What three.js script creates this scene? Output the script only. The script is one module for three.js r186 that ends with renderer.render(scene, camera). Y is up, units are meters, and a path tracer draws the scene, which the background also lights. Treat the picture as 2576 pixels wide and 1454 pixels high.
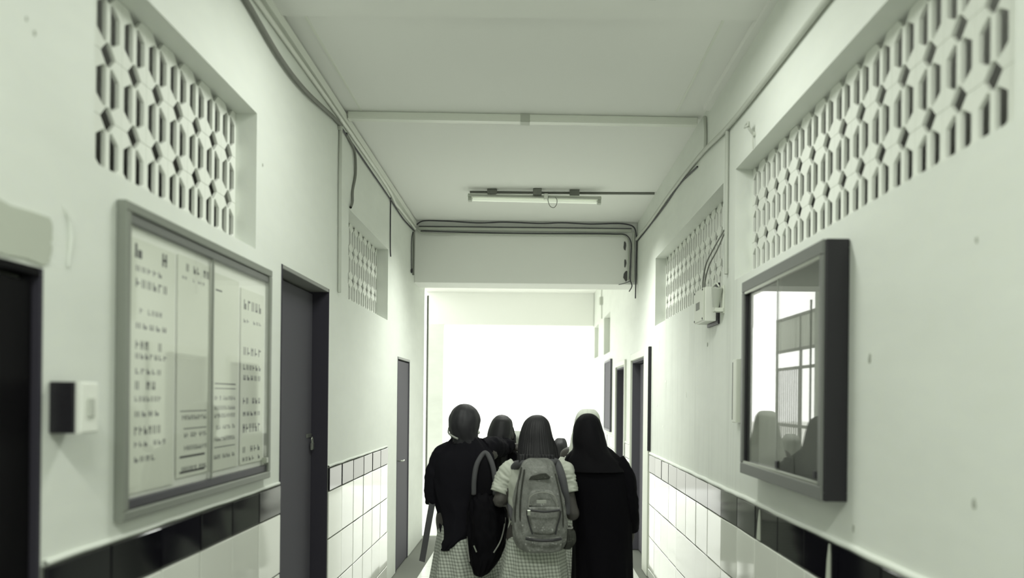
import * as THREE from 'three';
import { mergeGeometries, mergeVertices } from 'three/addons/utils/BufferGeometryUtils.js';
import { ImprovedNoise } from 'three/addons/math/ImprovedNoise.js';

// ---------------------------------------------------------------- camera, sky, lights, exposure
const scene = new THREE.Scene();
const camera = new THREE.PerspectiveCamera(2 * Math.atan(727 / 1900) * 180 / Math.PI, 2576 / 1454, 0.05, 200);
camera.position.set(0, 1.62, 0);
camera.rotation.z = 0.6 * Math.PI / 180;
camera.setViewOffset(2576, 1454, -47, -273, 2576, 1454);
camera.focus = 5.6; camera.userData.fStop = 1.3;
scene.add(camera);
const SKY = 1.0;                                    // open, evenly overcast white sky
scene.background = new THREE.Color().setRGB(0.975 * SKY, 1.0 * SKY, 0.93 * SKY);
const LAMP = 23, LAMP2 = 1.75, LAMP0 = 64;            // batten above the frame; fill added under the visible batten; unseen added lamp behind
const renderer = new THREE.WebGLRenderer();
renderer.toneMapping = THREE.LinearToneMapping;
renderer.toneMappingExposure = 3.4;
renderer.shadowMap.enabled = true;

// corridor: camera looks along -z; d = -z is the distance from the camera
const WL = 1.225, WR = 1.095, CE = 3.45, T = 0.15, BACK = -3.0, END_L = 8.65, END_R = 13.4;

// ---------------------------------------------------------------- helpers
const V = (x, y, z) => new THREE.Vector3(x, y, z);
const lerp = (a, b, t) => a + (b - a) * t;
const noise = new ImprovedNoise();
const N3 = (x, y, z = 0) => noise.noise(x + 17.3, y + 5.1, z + 9.7);
let seed = 7;
const rnd = () => { seed = (seed * 1664525 + 1013904223) >>> 0; return seed / 4294967296; };
const used = {};
function numbered(n) { const k = (used[n] = (used[n] ?? -1) + 1); return k ? `${n}_${String(k).padStart(3, '0')}` : n; }
function tag(o, label, category, group) { o.userData.label = label; o.userData.category = category; if (group) o.userData.group = group; return o; }
function thing(name, label, category, pos = [0, 0, 0], ry = 0, group) {
  const o = new THREE.Group(); o.name = numbered(name); o.position.set(...pos); o.rotation.y = ry; scene.add(o);
  return tag(o, label, category, group);
}
function structure(name, pos = [0, 0, 0], ry = 0, label) {
  const o = new THREE.Group(); o.name = used[name] === undefined && /_\d+$|wall_|floor|ceiling/.test(name) ? (used[name] = 0, name) : numbered(name);
  o.position.set(...pos); o.rotation.y = ry; o.userData.kind = 'structure'; if (label) o.userData.label = label; scene.add(o); return o;
}
const counters = new WeakMap();
function part(name, geo, mat, parent, pos, rot) {
  const m = new THREE.Mesh(geo, mat);
  const c = counters.get(parent) ?? {}; counters.set(parent, c);
  const k = (c[name] = (c[name] ?? -1) + 1); m.name = k ? `${name}_${String(k).padStart(3, '0')}` : name;
  if (pos) m.position.set(...pos); if (rot) m.rotation.set(...rot);
  parent.add(m); return m;
}
function single(name, geo, mat, label, category, group) {           // a thing that is one mesh, geometry given in the room's axes
  geo.computeBoundingBox(); const c = geo.boundingBox.getCenter(V(0, 0, 0)); geo.translate(-c.x, -c.y, -c.z);
  const m = new THREE.Mesh(geo, mat); m.name = numbered(name); m.position.copy(c); scene.add(m);
  return tag(m, label, category, group);
}
// wall frames: local x runs to the right in the picture, z out of the wall
const onWall = (side, d, y, out = 0) => side === 'L' ? { pos: [-WL + out, y, -d], ry: Math.PI / 2 } : { pos: [WR - out, y, -d], ry: -Math.PI / 2 };
function rbox(w, h, d, b = 0.003, seg = 1) {
  b = Math.min(b, w / 2.2, h / 2.2, d / 2.2);
  const s = new THREE.Shape(); const x = w / 2 - b, y = h / 2 - b;
  s.moveTo(-x, -y); s.lineTo(x, -y); s.lineTo(x, y); s.lineTo(-x, y); s.closePath();
  const g = new THREE.ExtrudeGeometry(s, { depth: d - 2 * b, bevelEnabled: true, bevelThickness: b, bevelSize: b, bevelSegments: seg, curveSegments: 2 });
  g.translate(0, 0, b - d / 2); return g;
}
const rboxAt = (w, h, d, x, y, z, b) => rbox(w, h, d, b).translate(x, y, z);
const tube = (pts, r, n = 40, rs = 8, closed = false) => new THREE.TubeGeometry(new THREE.CatmullRomCurve3(pts.map((p) => V(...p)), closed, 'centripetal'), n, r, rs, closed);
const flat = (g) => { const o = g.index ? g.toNonIndexed() : g; for (const k of Object.keys(o.attributes)) if (!['position', 'normal', 'uv'].includes(k)) o.deleteAttribute(k); return o; };
const join = (...gs) => mergeGeometries(gs.map(flat));
function shapeOf(pts) { const s = new THREE.Shape(); pts.forEach(([x, y], i) => i ? s.lineTo(x, y) : s.moveTo(x, y)); s.closePath(); return s; }
const ext = (s, depth, bevel = 0, seg = 1) => new THREE.ExtrudeGeometry(s, { depth, bevelEnabled: bevel > 0, bevelThickness: bevel, bevelSize: bevel, bevelOffset: -bevel, bevelSegments: seg, curveSegments: 10 });
function roundRect(x0, y0, x1, y1, r) {
  const s = new THREE.Shape(); s.moveTo(x0 + r, y0); s.lineTo(x1 - r, y0); s.quadraticCurveTo(x1, y0, x1, y0 + r); s.lineTo(x1, y1 - r); s.quadraticCurveTo(x1, y1, x1 - r, y1);
  s.lineTo(x0 + r, y1); s.quadraticCurveTo(x0, y1, x0, y1 - r); s.lineTo(x0, y0 + r); s.quadraticCurveTo(x0, y0, x0 + r, y0); return s;
}
// rows: [y, xl, xr, zc, rz, power]; a closed skin of rounded rings
function loft(rows, { n = 56, m = 60, fold = null } = {}) {
  const pos = [], uv = [], idx = [], R = rows.length - 1;
  const cr = (k, t) => { const i = Math.min(R - 1, Math.floor(t)), f = t - i, g = (j) => rows[Math.max(0, Math.min(R, j))][k]; const a = g(i - 1), b = g(i), c = g(i + 1), d = g(i + 2); return b + 0.5 * f * (c - a + f * (2 * a - 5 * b + 4 * c - d + f * (3 * (b - c) + d - a))); };
  for (let j = 0; j <= m; j++) {
    const t = R * j / m, y = cr(0, t), xl = cr(1, t), xr = cr(2, t), zc = cr(3, t), rz = Math.max(0.001, cr(4, t)), p = cr(5, t), rx = Math.max(0.001, (xr - xl) / 2), cx = (xl + xr) / 2;
    for (let i = 0; i <= n; i++) {
      const a = 2 * Math.PI * i / n, c = Math.cos(a), s = Math.sin(a);
      let x = cx + rx * Math.sign(c) * Math.abs(c) ** (2 / p), z = zc + rz * Math.sign(s) * Math.abs(s) ** (2 / p), yy = y;
      if (fold && rx > 0.004) { const o = fold(a, y, j / m); x += c * o[0]; z += s * o[0]; yy += o[1] ?? 0; }
      pos.push(x, yy, z); uv.push(a * (rx + rz) / 2, y);
    }
  }
  for (let j = 0; j < m; j++) for (let i = 0; i < n; i++) { const a = j * (n + 1) + i, b = a + 1, c = a + n + 1, d = c + 1; idx.push(a, b, c, b, d, c); }
  for (const [j, flip] of [[0, 1], [m, 0]]) {
    const c = pos.length / 3, b = j * (n + 1); let x = 0, y = 0, z = 0;
    for (let i = 0; i < n; i++) { x += pos[(b + i) * 3] / n; y += pos[(b + i) * 3 + 1] / n; z += pos[(b + i) * 3 + 2] / n; }
    pos.push(x, y, z); uv.push(0, y);
    for (let i = 0; i < n; i++) flip ? idx.push(c, b + i + 1, b + i) : idx.push(c, b + i, b + i + 1);
  }
  const g = new THREE.BufferGeometry(); g.setAttribute('position', new THREE.Float32BufferAttribute(pos, 3)); g.setAttribute('uv', new THREE.Float32BufferAttribute(uv, 2)); g.setIndex(idx);
  smoothSeam(g, n, m); return g;
}
function smoothSeam(g, n, m) {
  g.computeVertexNormals(); const q = g.attributes.normal;
  for (let j = 0; j <= m; j++) { const a = j * (n + 1), b = a + n, v = V(q.getX(a) + q.getX(b), q.getY(a) + q.getY(b), q.getZ(a) + q.getZ(b)).normalize(); q.setXYZ(a, v.x, v.y, v.z); q.setXYZ(b, v.x, v.y, v.z); }
}
// a tapered limb or sleeve along points with radii, with small folds
function limb(pts, radii, { n = 20, m = 36, wrinkle = 0 } = {}) {
  const curve = new THREE.CatmullRomCurve3(pts.map((p) => V(...p)), false, 'centripetal'), fr = curve.computeFrenetFrames(m), pos = [], uv = [], idx = [];
  for (let j = 0; j <= m; j++) {
    const t = j / m, c = curve.getPoint(t), k = t * (radii.length - 1), i0 = Math.min(radii.length - 2, Math.floor(k)), r0 = lerp(radii[i0], radii[i0 + 1], k - i0);
    for (let i = 0; i <= n; i++) {
      const a = 2 * Math.PI * i / n, r = r0 * (1 + wrinkle * N3(Math.cos(a) * 2, Math.sin(a) * 2, t * 14));
      const v = c.clone().addScaledVector(fr.normals[j], Math.cos(a) * r).addScaledVector(fr.binormals[j], Math.sin(a) * r); pos.push(v.x, v.y, v.z); uv.push(a * r0, t * curve.getLength());
    }
  }
  for (let j = 0; j < m; j++) for (let i = 0; i < n; i++) { const a = j * (n + 1) + i, c = a + n + 1; idx.push(a, a + 1, c, a + 1, c + 1, c); }
  for (const [j, flip] of [[0, 1], [m, 0]]) { const c = pos.length / 3, b = j * (n + 1), p = curve.getPoint(j / m); pos.push(p.x, p.y, p.z); uv.push(0, 0); for (let i = 0; i < n; i++) flip ? idx.push(c, b + i + 1, b + i) : idx.push(c, b + i, b + i + 1); }
  const g = new THREE.BufferGeometry(); g.setAttribute('position', new THREE.Float32BufferAttribute(pos, 3)); g.setAttribute('uv', new THREE.Float32BufferAttribute(uv, 2)); g.setIndex(idx); smoothSeam(g, n, m); return g;
}
// surface nets over a distance field
function field(f, lo, hi, cell) {
  const nx = Math.ceil((hi[0] - lo[0]) / cell) + 1, ny = Math.ceil((hi[1] - lo[1]) / cell) + 1, nz = Math.ceil((hi[2] - lo[2]) / cell) + 1, S = new Float32Array(nx * ny * nz), id = new Int32Array(nx * ny * nz).fill(-1), pos = [], idx = [];
  const at = (x, y, z) => x + nx * (y + ny * z);
  for (let z = 0; z < nz; z++) for (let y = 0; y < ny; y++) for (let x = 0; x < nx; x++) S[at(x, y, z)] = f(lo[0] + x * cell, lo[1] + y * cell, lo[2] + z * cell);
  const E = []; for (let a = 0; a < 8; a++) for (const b of [1, 2, 4]) if (!(a & b)) E.push([a, a | b]);
  for (let z = 0; z < nz - 1; z++) for (let y = 0; y < ny - 1; y++) for (let x = 0; x < nx - 1; x++) {
    const v = []; let neg = 0; for (let k = 0; k < 8; k++) { v[k] = S[at(x + (k & 1), y + (k >> 1 & 1), z + (k >> 2))]; if (v[k] < 0) neg++; }
    if (!neg || neg === 8) continue;
    let px = 0, py = 0, pz = 0, c = 0;
    for (const [a, b] of E) if ((v[a] < 0) !== (v[b] < 0)) { const t = v[a] / (v[a] - v[b]); px += lerp(a & 1, b & 1, t); py += lerp(a >> 1 & 1, b >> 1 & 1, t); pz += lerp(a >> 2, b >> 2, t); c++; }
    id[at(x, y, z)] = pos.length / 3; pos.push(lo[0] + (x + px / c) * cell, lo[1] + (y + py / c) * cell, lo[2] + (z + pz / c) * cell);
  }
  for (let z = 1; z < nz - 1; z++) for (let y = 1; y < ny - 1; y++) for (let x = 1; x < nx - 1; x++) {
    const s = S[at(x, y, z)] < 0, quad = (a, b, c, d) => { if (a < 0 || b < 0 || c < 0 || d < 0) return; s ? idx.push(a, b, c, a, c, d) : idx.push(a, c, b, a, d, c); };
    if (s !== S[at(x + 1, y, z)] < 0) quad(id[at(x, y - 1, z - 1)], id[at(x, y, z - 1)], id[at(x, y, z)], id[at(x, y - 1, z)]);
    if (s !== S[at(x, y + 1, z)] < 0) quad(id[at(x - 1, y, z - 1)], id[at(x - 1, y, z)], id[at(x, y, z)], id[at(x, y, z - 1)]);
    if (s !== S[at(x, y, z + 1)] < 0) quad(id[at(x - 1, y - 1, z)], id[at(x, y - 1, z)], id[at(x, y, z)], id[at(x - 1, y, z)]);
  }
  const g = new THREE.BufferGeometry(); g.setAttribute('position', new THREE.Float32BufferAttribute(pos, 3)); g.setIndex(idx); g.computeVertexNormals(); return g;
}
const smin = (a, b, k) => { const h = Math.max(0, Math.min(1, 0.5 + 0.5 * (b - a) / k)); return b + (a - b) * h - k * h * (1 - h); };
function cap(x, y, z, a, b, ra, rb) {
  const bx = b[0] - a[0], by = b[1] - a[1], bz = b[2] - a[2], px = x - a[0], py = y - a[1], pz = z - a[2], L = bx * bx + by * by + bz * bz, h = L ? Math.max(0, Math.min(1, (px * bx + py * by + pz * bz) / L)) : 0;
  return Math.hypot(px - h * bx, py - h * by, pz - h * bz) - (ra + (rb - ra) * h);
}
const ell = (x, y, z, c, r) => { const k = Math.hypot((x - c[0]) / r[0], (y - c[1]) / r[1], (z - c[2]) / r[2]); return (k - 1) * Math.min(...r); };

// ---------------------------------------------------------------- materials
function pixels(w, h, fn, srgb = true, repeat = true) {
  const a = new Uint8Array(w * h * 4);
  for (let y = 0; y < h; y++) for (let x = 0; x < w; x++) { const c = fn(x / w, y / h), i = (y * w + x) * 4; a[i] = c[0]; a[i + 1] = c[1] ?? c[0]; a[i + 2] = c[2] ?? c[0]; a[i + 3] = 255; }
  const t = new THREE.DataTexture(a, w, h); t.magFilter = THREE.LinearFilter; t.minFilter = THREE.LinearFilter; if (srgb) t.colorSpace = THREE.SRGBColorSpace;
  if (repeat) t.wrapS = t.wrapT = THREE.RepeatWrapping; t.needsUpdate = true; return t;
}
// periodic noise: blends four shifted samples so that the tile repeats
function pn(u, v, f, s) { const a = (x, y) => N3(x * f, y * f, s); return lerp(lerp(a(u, v), a(u - 1, v), u), lerp(a(u, v - 1), a(u - 1, v - 1), u), v); }
const grain = pixels(512, 512, (u, v) => { const n = pn(u, v, 24, 1) * 40 + pn(u, v, 60, 2) * 40 + pn(u, v, 7, 3) * 40; return [128 + n]; }, false);
grain.repeat.set(1.2, 1.2);
const weave = pixels(128, 128, (u, v) => { const n = Math.sin(u * 2 * Math.PI * 32) * Math.sin(v * 2 * Math.PI * 32) * 50 + pn(u, v, 10, 4) * 60; return [128 + n]; }, false);
weave.repeat.set(10, 10);
// plaster: faint mottling; the right wall also has the thin run marks that the photograph shows below the screens
function plaster(streaks) {
  const t = pixels(1024, 512, (u, v) => {
    let n = pn(u, v, 6, 5) * 5 + pn(u, v, 22, 6) * 5 + pn(u, v, 70, 7) * 3;
    if (streaks) { const d = u * 8, y = v * 3.45; if (d > 3.9 && d < 6.9 && y < 2.35 && y > 1.1) n -= Math.max(0, N3(u * 61, v * 1.5, 3) * 0.6 + N3(u * 173, v * 2.6, 21) * 0.6 + N3(u * 390, v * 6, 8) * 0.6) * (0.5 + N3(u * 23, v * 7, 31)) * 15; }
    return [231 + n, 235 + n, 227.5 + n];
  });
  t.repeat.set(1 / 8, 1 / 3.45); return t;
}
const cloth = (hex, o = {}) => new THREE.MeshPhysicalMaterial({ color: hex, roughness: 0.9, specularIntensity: 0.15, ...o });
const std = (hex, o = {}) => new THREE.MeshStandardMaterial({ color: hex, roughness: 0.8, ...o });
const M = {
  wallL: std(0xffffff, { map: plaster(false), roughness: 0.6, bumpMap: grain, bumpScale: 0.0012 }),
  wallR: std(0xffffff, { map: plaster(true), roughness: 0.6, bumpMap: grain, bumpScale: 0.0012 }),
  ceiling: std(0xf5f6f2, { roughness: 0.85, bumpMap: grain, bumpScale: 0.001 }),
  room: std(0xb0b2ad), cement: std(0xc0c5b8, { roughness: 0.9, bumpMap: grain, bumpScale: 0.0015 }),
  block: std(0xe9ece4, { roughness: 0.75, bumpMap: grain, bumpScale: 0.001 }),
  grout: std(0x74776f, { roughness: 0.9 }), floor: std(0xeceee8, { roughness: 0.16, bumpMap: grain, bumpScale: 0.0003 }),
  ground: std(0xc9cac4, { roughness: 0.9 }),
  tileW: [0xebede5, 0xf0f2ea, 0xe6e8e0].map((c) => std(c, { roughness: 0.07 })), tileB: [0x15141a, 0x1a191f, 0x121117].map((c) => std(c, { roughness: 0.09 })),
  pvc: std(0xf0f3ea, { roughness: 0.4 }), pvcGrey: std(0xc2c6bc, { roughness: 0.5 }), wire: std(0x3c3b42, { roughness: 0.6 }), wireGrey: std(0x7d7f78, { roughness: 0.6 }),
  doorDark: std(0x54525a, { roughness: 0.75 }), doorJamb: cloth(0x3c3a42, { roughness: 0.5 }), doorBlack: cloth(0x0a090c, { roughness: 0.5 }), doorHead: std(0x8b8d88, { roughness: 0.5 }), white: std(0xdde1d5, { roughness: 0.5 }),
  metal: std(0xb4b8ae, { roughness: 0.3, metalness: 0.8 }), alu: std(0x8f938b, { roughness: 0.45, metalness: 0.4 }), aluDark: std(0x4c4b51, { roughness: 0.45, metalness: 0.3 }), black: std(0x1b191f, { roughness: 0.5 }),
  glass: new THREE.MeshPhysicalMaterial({ color: 0xffffff, roughness: 0.015, transmission: 1, thickness: 0, ior: 1.5 }),
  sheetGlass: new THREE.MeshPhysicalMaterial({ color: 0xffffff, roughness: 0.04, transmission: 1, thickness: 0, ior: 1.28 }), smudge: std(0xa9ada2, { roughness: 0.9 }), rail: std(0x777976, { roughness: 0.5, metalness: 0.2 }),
  felt: std(0x7b7e78, { roughness: 0.95 }), tubeDim: std(0xf2f5ec, { roughness: 0.25, emissive: 0xf4ffe6, emissiveIntensity: 0.1 }), skin: std(0x4b4845, { roughness: 0.6 }), eye: std(0x1a1718, { roughness: 0.2 }),
  hair: std(0x1c1b1f, { roughness: 0.62 }), cloakA: cloth(0x1b1a1f, { roughness: 0.85, bumpMap: weave, bumpScale: 0.0005 }), cloakD: cloth(0x0e0d11, { roughness: 0.85 }), scarfD: cloth(0x0f0e12, { specularIntensity: 0.3, roughness: 0.8 }), scarfA: std(0x29282d, { roughness: 0.62 }),
  veil: std(0xe3e7dc, { roughness: 0.8 }), veilGrey: std(0xa2a59d), shirt: std(0xc5c9bd, { roughness: 0.85, bumpMap: weave, bumpScale: 0.0004 }), shoe: std(0x1b1a1e, { roughness: 0.5 }), strap: std(0x4f4f52), bagBlack: cloth(0x0f0e12, { roughness: 0.7, bumpMap: weave, bumpScale: 0.0008 }), piping: std(0x8e9089), zipper: std(0x2a2a2d, { roughness: 0.5 }), tape: std(0xf0f3ea, { roughness: 0.5 }), mark: std(0x5d5c5c, { roughness: 0.9 }),
};
const gingham = pixels(64, 64, (u, v) => { const a = u < 0.42 ? 1 : 0, b = v < 0.42 ? 1 : 0, n = 205 - 34 * (a + b) + (rnd() - 0.5) * 16; return [n, n + 5, n - 5]; });
gingham.repeat.set(1 / 0.019, 1 / 0.019);
M.skirt = std(0xffffff, { map: gingham, roughness: 0.9 });
const canvasWorn = pixels(512, 512, (u, v) => { let n = 132 + pn(u, v, 9, 11) * 26 + pn(u, v, 40, 12) * 22 + pn(u, v, 110, 13) * 22; const w = pn(u, v, 55, 14) + pn(u, v, 16, 15); if (w > 0.62) n += 50; return [n - 2, n, n - 5]; });
canvasWorn.repeat.set(2.2, 2.2);
M.pack = std(0xf0f0f0, { map: canvasWorn, roughness: 0.85, bumpMap: weave, bumpScale: 0.0006 });
M.packDark = std(0x777872, { map: canvasWorn, roughness: 0.85 });

// ---------------------------------------------------------------- the corridor
// openings on each wall: [d0, d1, y0, y1]
const openL = [[1.08, 1.89, 0, 1.93], [2.105, 3.345, 2.265, 2.865], [3.69, 4.56, 0, 2.262], [5.03, 6.425, 2.265, 2.865], [6.93, 7.61, 0, 1.985]];
const openR = [[0.75, 1.66, 0, 2.05], [1.72, 4.0825, 2.265, 2.865], [4.34, 6.695, 2.265, 2.865], [7.2, 8.13, 0, 2.02], [8.72, 9.6, 0, 2.0], [10.5, 11.4, 2.27, 2.83], [12.3, 13.1, 2.3, 2.84]];
function wall(name, x0, open, mat, end) {
  // the outline takes the doors as notches in its foot, the screens as holes
  const doors = open.filter((o) => o[2] === 0).sort((a, b) => a[0] - b[0]);
  const pts = [[BACK, 0]];
  for (const [a, b, , h] of doors) pts.push([a, 0], [a, h], [b, h], [b, 0]);
  pts.push([end, 0], [end, CE], [BACK, CE]);
  const s = shapeOf(pts);
  for (const [a, b, y0, y1] of open.filter((o) => o[2] > 0)) s.holes.push(new THREE.Path([[a, y0], [a, y1], [b, y1], [b, y0]].map((p) => new THREE.Vector2(...p))));
  const root = structure(name);
  part('plaster', ext(s, T).rotateY(Math.PI / 2).translate(x0, 0, 0), mat, root);
  return root;
}
const wallL = wall('wall_left', -WL - T, openL, M.wallL, END_L), wallR = wall('wall_right', WR, openR, M.wallR, END_R);
const floorRoot = structure('floor');
part('slab', new THREE.BoxGeometry(9, 0.2, 16.6).translate(-0.6, -0.108, -5.3), M.grout, floorRoot);
{ const g = rbox(0.396, 0.396, 0.01, 0.0015).rotateX(-Math.PI / 2);
  for (let i = 0; i < 8; i++) for (let k = 0; k < 25; k++) { const x = -2.0 + 0.4 * i, d = 3.8 + 0.4 * k; if (x + 0.2 > WR || (x - 0.2 < -WL - 0.01 && d < END_L + 0.2)) continue; part('floor_tile', g, M.floor, floorRoot, [x, -0.005, -d], [(rnd() - 0.5) * 0.002, 0, (rnd() - 0.5) * 0.002]); }
}
const ceil = structure('ceiling');
part('slab', new THREE.BoxGeometry(9, 0.2, 11.65).translate(-0.6, CE + 0.1, -2.825), M.ceiling, ceil); part('slab', new THREE.BoxGeometry(5.75, 0.2, 4.75).translate(1.025, CE + 0.1, -11.025), M.ceiling, ceil);
for (const [x, d0, d1] of [[-1.105, 2.9, 4.84], [0.91, 2.9, 4.8]]) part('board_joint', rbox(0.012, 0.006, d1 - d0, 0.002), M.pvc, ceil, [x, CE - 0.003, -(d0 + d1) / 2]);
part('band', rbox(WL + WR, 0.025, 1.3, 0.004), M.ceiling, ceil, [(WR - WL) / 2, CE - 0.0125, -2.95]);
// cross beams
const beam = structure('ceiling_beam', [(WR - WL) / 2, 0, -8.06]);
part('beam_body', rbox(WL + WR, 0.643, 0.38, 0.004), M.ceiling, beam, [0, 3.1285, 0]);
for (const [x, y, w, h] of [[1.0, 3.21, 0.014, 0.05], [1.005, 3.03, 0.012, 0.045], [1.02, 2.9, 0.03, 0.06]]) {
  const p = []; for (let i = 0; i < 11; i++) { const a = i / 11 * 2 * Math.PI, r = 1 + 0.5 * N3(i * 1.7, x * 9, y * 7); p.push([Math.cos(a) * w * r, Math.sin(a) * h * r]); }
  part('peeled_patch', ext(shapeOf(p), 0.003), M.mark, beam, [x + 0.03, y, 0.19]);
}
const beam2 = structure('ceiling_beam', [-0.375, 0, -13.3]);
part('beam_body', rbox(2.93, 0.57, 0.2, 0.004), M.ceiling, beam2, [0, 3.165, 0]);
const col = structure('column', [-1.68, 0, -13.3]);
part('shaft', rbox(0.3, 2.88, 0.2, 0.006), M.wallL, col, [0, 1.44, 0]);
// rooms behind the walls, the end behind the camera, the open ground
const roomL = structure('wall_outer_left'), roomR = structure('wall_outer_right'), back = structure('wall_back');
function outer(x, root, wins, end) {
  const s = shapeOf([[BACK, 0], [end, 0], [end, CE], [BACK, CE]]);
  for (const [a, b, y0, y1] of wins) s.holes.push(new THREE.Path([[a, y0], [a, y1], [b, y1], [b, y0]].map((p) => new THREE.Vector2(...p))));
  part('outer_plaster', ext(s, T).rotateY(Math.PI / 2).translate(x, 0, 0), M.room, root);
}
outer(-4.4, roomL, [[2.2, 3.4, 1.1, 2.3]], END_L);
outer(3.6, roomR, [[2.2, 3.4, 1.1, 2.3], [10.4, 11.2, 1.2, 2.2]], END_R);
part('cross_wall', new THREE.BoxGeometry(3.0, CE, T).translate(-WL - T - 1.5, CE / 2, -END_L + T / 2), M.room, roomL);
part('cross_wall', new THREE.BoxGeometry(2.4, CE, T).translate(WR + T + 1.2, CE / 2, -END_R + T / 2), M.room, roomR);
{ const s = shapeOf([[-4.4, 0], [3.6, 0], [3.6, CE], [-4.4, CE]]); part('back_plaster', ext(s, T).translate(0, 0, -BACK), M.wallL, back); }
const ground = structure('ground'); part('ground_slab', new THREE.BoxGeometry(70, 0.2, 90).translate(0, -0.32, -20), M.ground, ground);

// ---- tiled dado
function dado(side, root, spans, yTop, bandH) {
  const at = (d, y, out) => side === 'L' ? [-WL + out, y, -d] : [WR - out, y, -d], ry = side === 'L' ? Math.PI / 2 : -Math.PI / 2, W = 0.32, H = 0.29, g = 0.008;
  for (const [d0, d1] of spans) {
    const n = Math.max(1, Math.round((d1 - d0) / W)), w = (d1 - d0) / n;
    const mk = (h) => rbox(w - g, h - g, 0.01, 0.0022), band = mk(bandH), tiles = [mk(H)];
    part('tile_bed', new THREE.BoxGeometry(d1 - d0, yTop, 0.004).rotateY(ry), M.grout, root, at((d0 + d1) / 2, yTop / 2, 0.002));
    for (let i = 0; i < n; i++) {
      const d = d0 + w * (i + 0.5), tilt = () => [(rnd() - 0.5) * 0.012, ry + (rnd() - 0.5) * 0.028, (rnd() - 0.5) * 0.006];
      part('band_tile', band, M.tileB[Math.floor(rnd() * 3)], root, at(d, yTop - bandH / 2, 0.008), tilt());
      for (let k = 0, y = yTop - bandH; y > 0.04; k++, y -= H) { const h = Math.min(H, y); part('tile', h < H ? mk(h) : tiles[0], M.tileW[Math.floor(rnd() * 3)], root, at(d, y - h / 2, 0.007), tilt()); }
    }
    // the rough cement lip along the top of the tiles
    const pts = [], L = d1 - d0, mN = Math.max(4, Math.round(L / 0.08)); for (let i = 0; i <= mN; i++) { const d = d0 + 0.008 + (L - 0.016) * i / mN; pts.push(at(d, yTop + 0.008 + 0.004 * N3(d * 9, 2), 0.004 + 0.003 * N3(d * 7, 5))); }
    part('cement_lip', tube(pts, side === 'L' ? 0.008 : 0.013, mN * 2, 8), M.wallL, root);
  }
}
dado('L', wallL, [[1.895, 3.685], [4.565, 6.45]], 1.182, 0.142);
dado('R', wallR, [[1.67, 6.87], [8.2, 8.66], [9.7, 13.2]], 1.115, 0.16);
// pale wedge pieces between the band tiles nearest the camera
for (const [d, w] of [[3.55, 0.03], [2.72, 0.022]]) part('pale_wedge', ext(shapeOf([[-w, -0.075], [w * 0.6, -0.075], [w * 0.5, 0.03], [w * 0.2, 0.07], [-w * 0.5, 0.01]]), 0.004, 0.001).rotateY(-Math.PI / 2), M.cement, wallR, [WR - 0.0135, 1.036, -d]);

// ---- pierced screen blocks
function screen(side, d0, pitch, cols, label) {
  const [px, , pz] = onWall(side, 0, 0).pos, y0 = 2.265, rows = 3, H = 0.2;
  const root = thing('ventilation_screen', label, 'vent screen', side === 'L' ? [-WL - 0.11, y0, -d0] : [WR + 0.11, y0, -(d0 + cols * pitch)], side === 'L' ? Math.PI / 2 : -Math.PI / 2);
  const a = pitch / 2 - 0.0004, b = H / 2 - 0.0004, dx = 0.041, dy = 0.041;
  const s = shapeOf([[-a, -b], [-dx, -b], [-dx * 0.2, -b + dy * 0.9], [dx * 0.2, -b + dy * 0.9], [dx, -b], [a, -b], [a, b], [dx, b], [dx * 0.2, b - dy * 0.9], [-dx * 0.2, b - dy * 0.9], [-dx, b], [-a, b]]);
  for (const q of [-1, 1]) s.holes.push(new THREE.Path([[0.012, -0.058], [0.012, 0.058], [0.022, 0.066], [0.063, 0.038], [0.063, -0.038], [0.022, -0.066]].map(([x, y]) => new THREE.Vector2(q * x, y))));
  const g = ext(s, 0.012, 0.0012);
  for (let r = 0; r < rows; r++) for (let c = 0; c < cols; c++) part('screen_block', g, M.block, root, [pitch * (c + 0.5), H * (r + 0.5), 0.004], [0, 0, 0]);
  return root;
}
screen('L', 2.105, 0.155, 8, 'pierced concrete screen high on the left wall, above the notice board');
screen('L', 5.03, 0.155, 9, 'small pierced concrete screen high on the left wall, beyond the open dark doorway');
screen('R', 1.72, 0.1575, 15, 'long pierced concrete screen high on the right wall, above the glass display cabinet');
screen('R', 4.34, 0.157, 15, 'pierced concrete screen on the right wall behind the electricity meter box');
for (const [d0, d1, y0, y1] of openR.slice(5)) { const w = structure(d0 < 11 ? 'window_1' : 'window_2'); part('shutter', rbox(0.03, y1 - y0, d1 - d0, 0.003), M.pvcGrey, w, [WR + 0.1, (y0 + y1) / 2, -(d0 + d1) / 2]); }

// ---- doors
function door(n, side, d0, d1, h, depth, leafMat, jambMat, headMat, lock) {
  const root = structure('door_' + n, [side === 'L' ? -WL : WR, 0, -(d0 + d1) / 2], side === 'L' ? Math.PI / 2 : -Math.PI / 2), w = d1 - d0, f = 0.012, q = depth;
  for (const s of [-1, 1]) part('jamb', rbox(f, h - 0.002, q, 0.002), jambMat, root, [s * (w / 2 - f / 2 - 0.001), h / 2, 0.004 - q / 2]);
  part('head', rbox(w - 2 * f - 0.004, f * 1.6, q, 0.002), headMat, root, [0, h - f * 0.8 - 0.002, 0.004 - q / 2]);
  const lw = w - 2 * f - 0.02, lh = h - 0.04; part('leaf', rbox(lw, lh, 0.04, 0.003), leafMat, root, [0, lh / 2 + 0.006, -q + 0.024]);
  if (lock) lock(root, lw, q);
  return root;
}
door(1, 'L', 1.08, 1.89, 1.93, 0.055, M.doorBlack, M.doorJamb, M.doorBlack);
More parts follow.
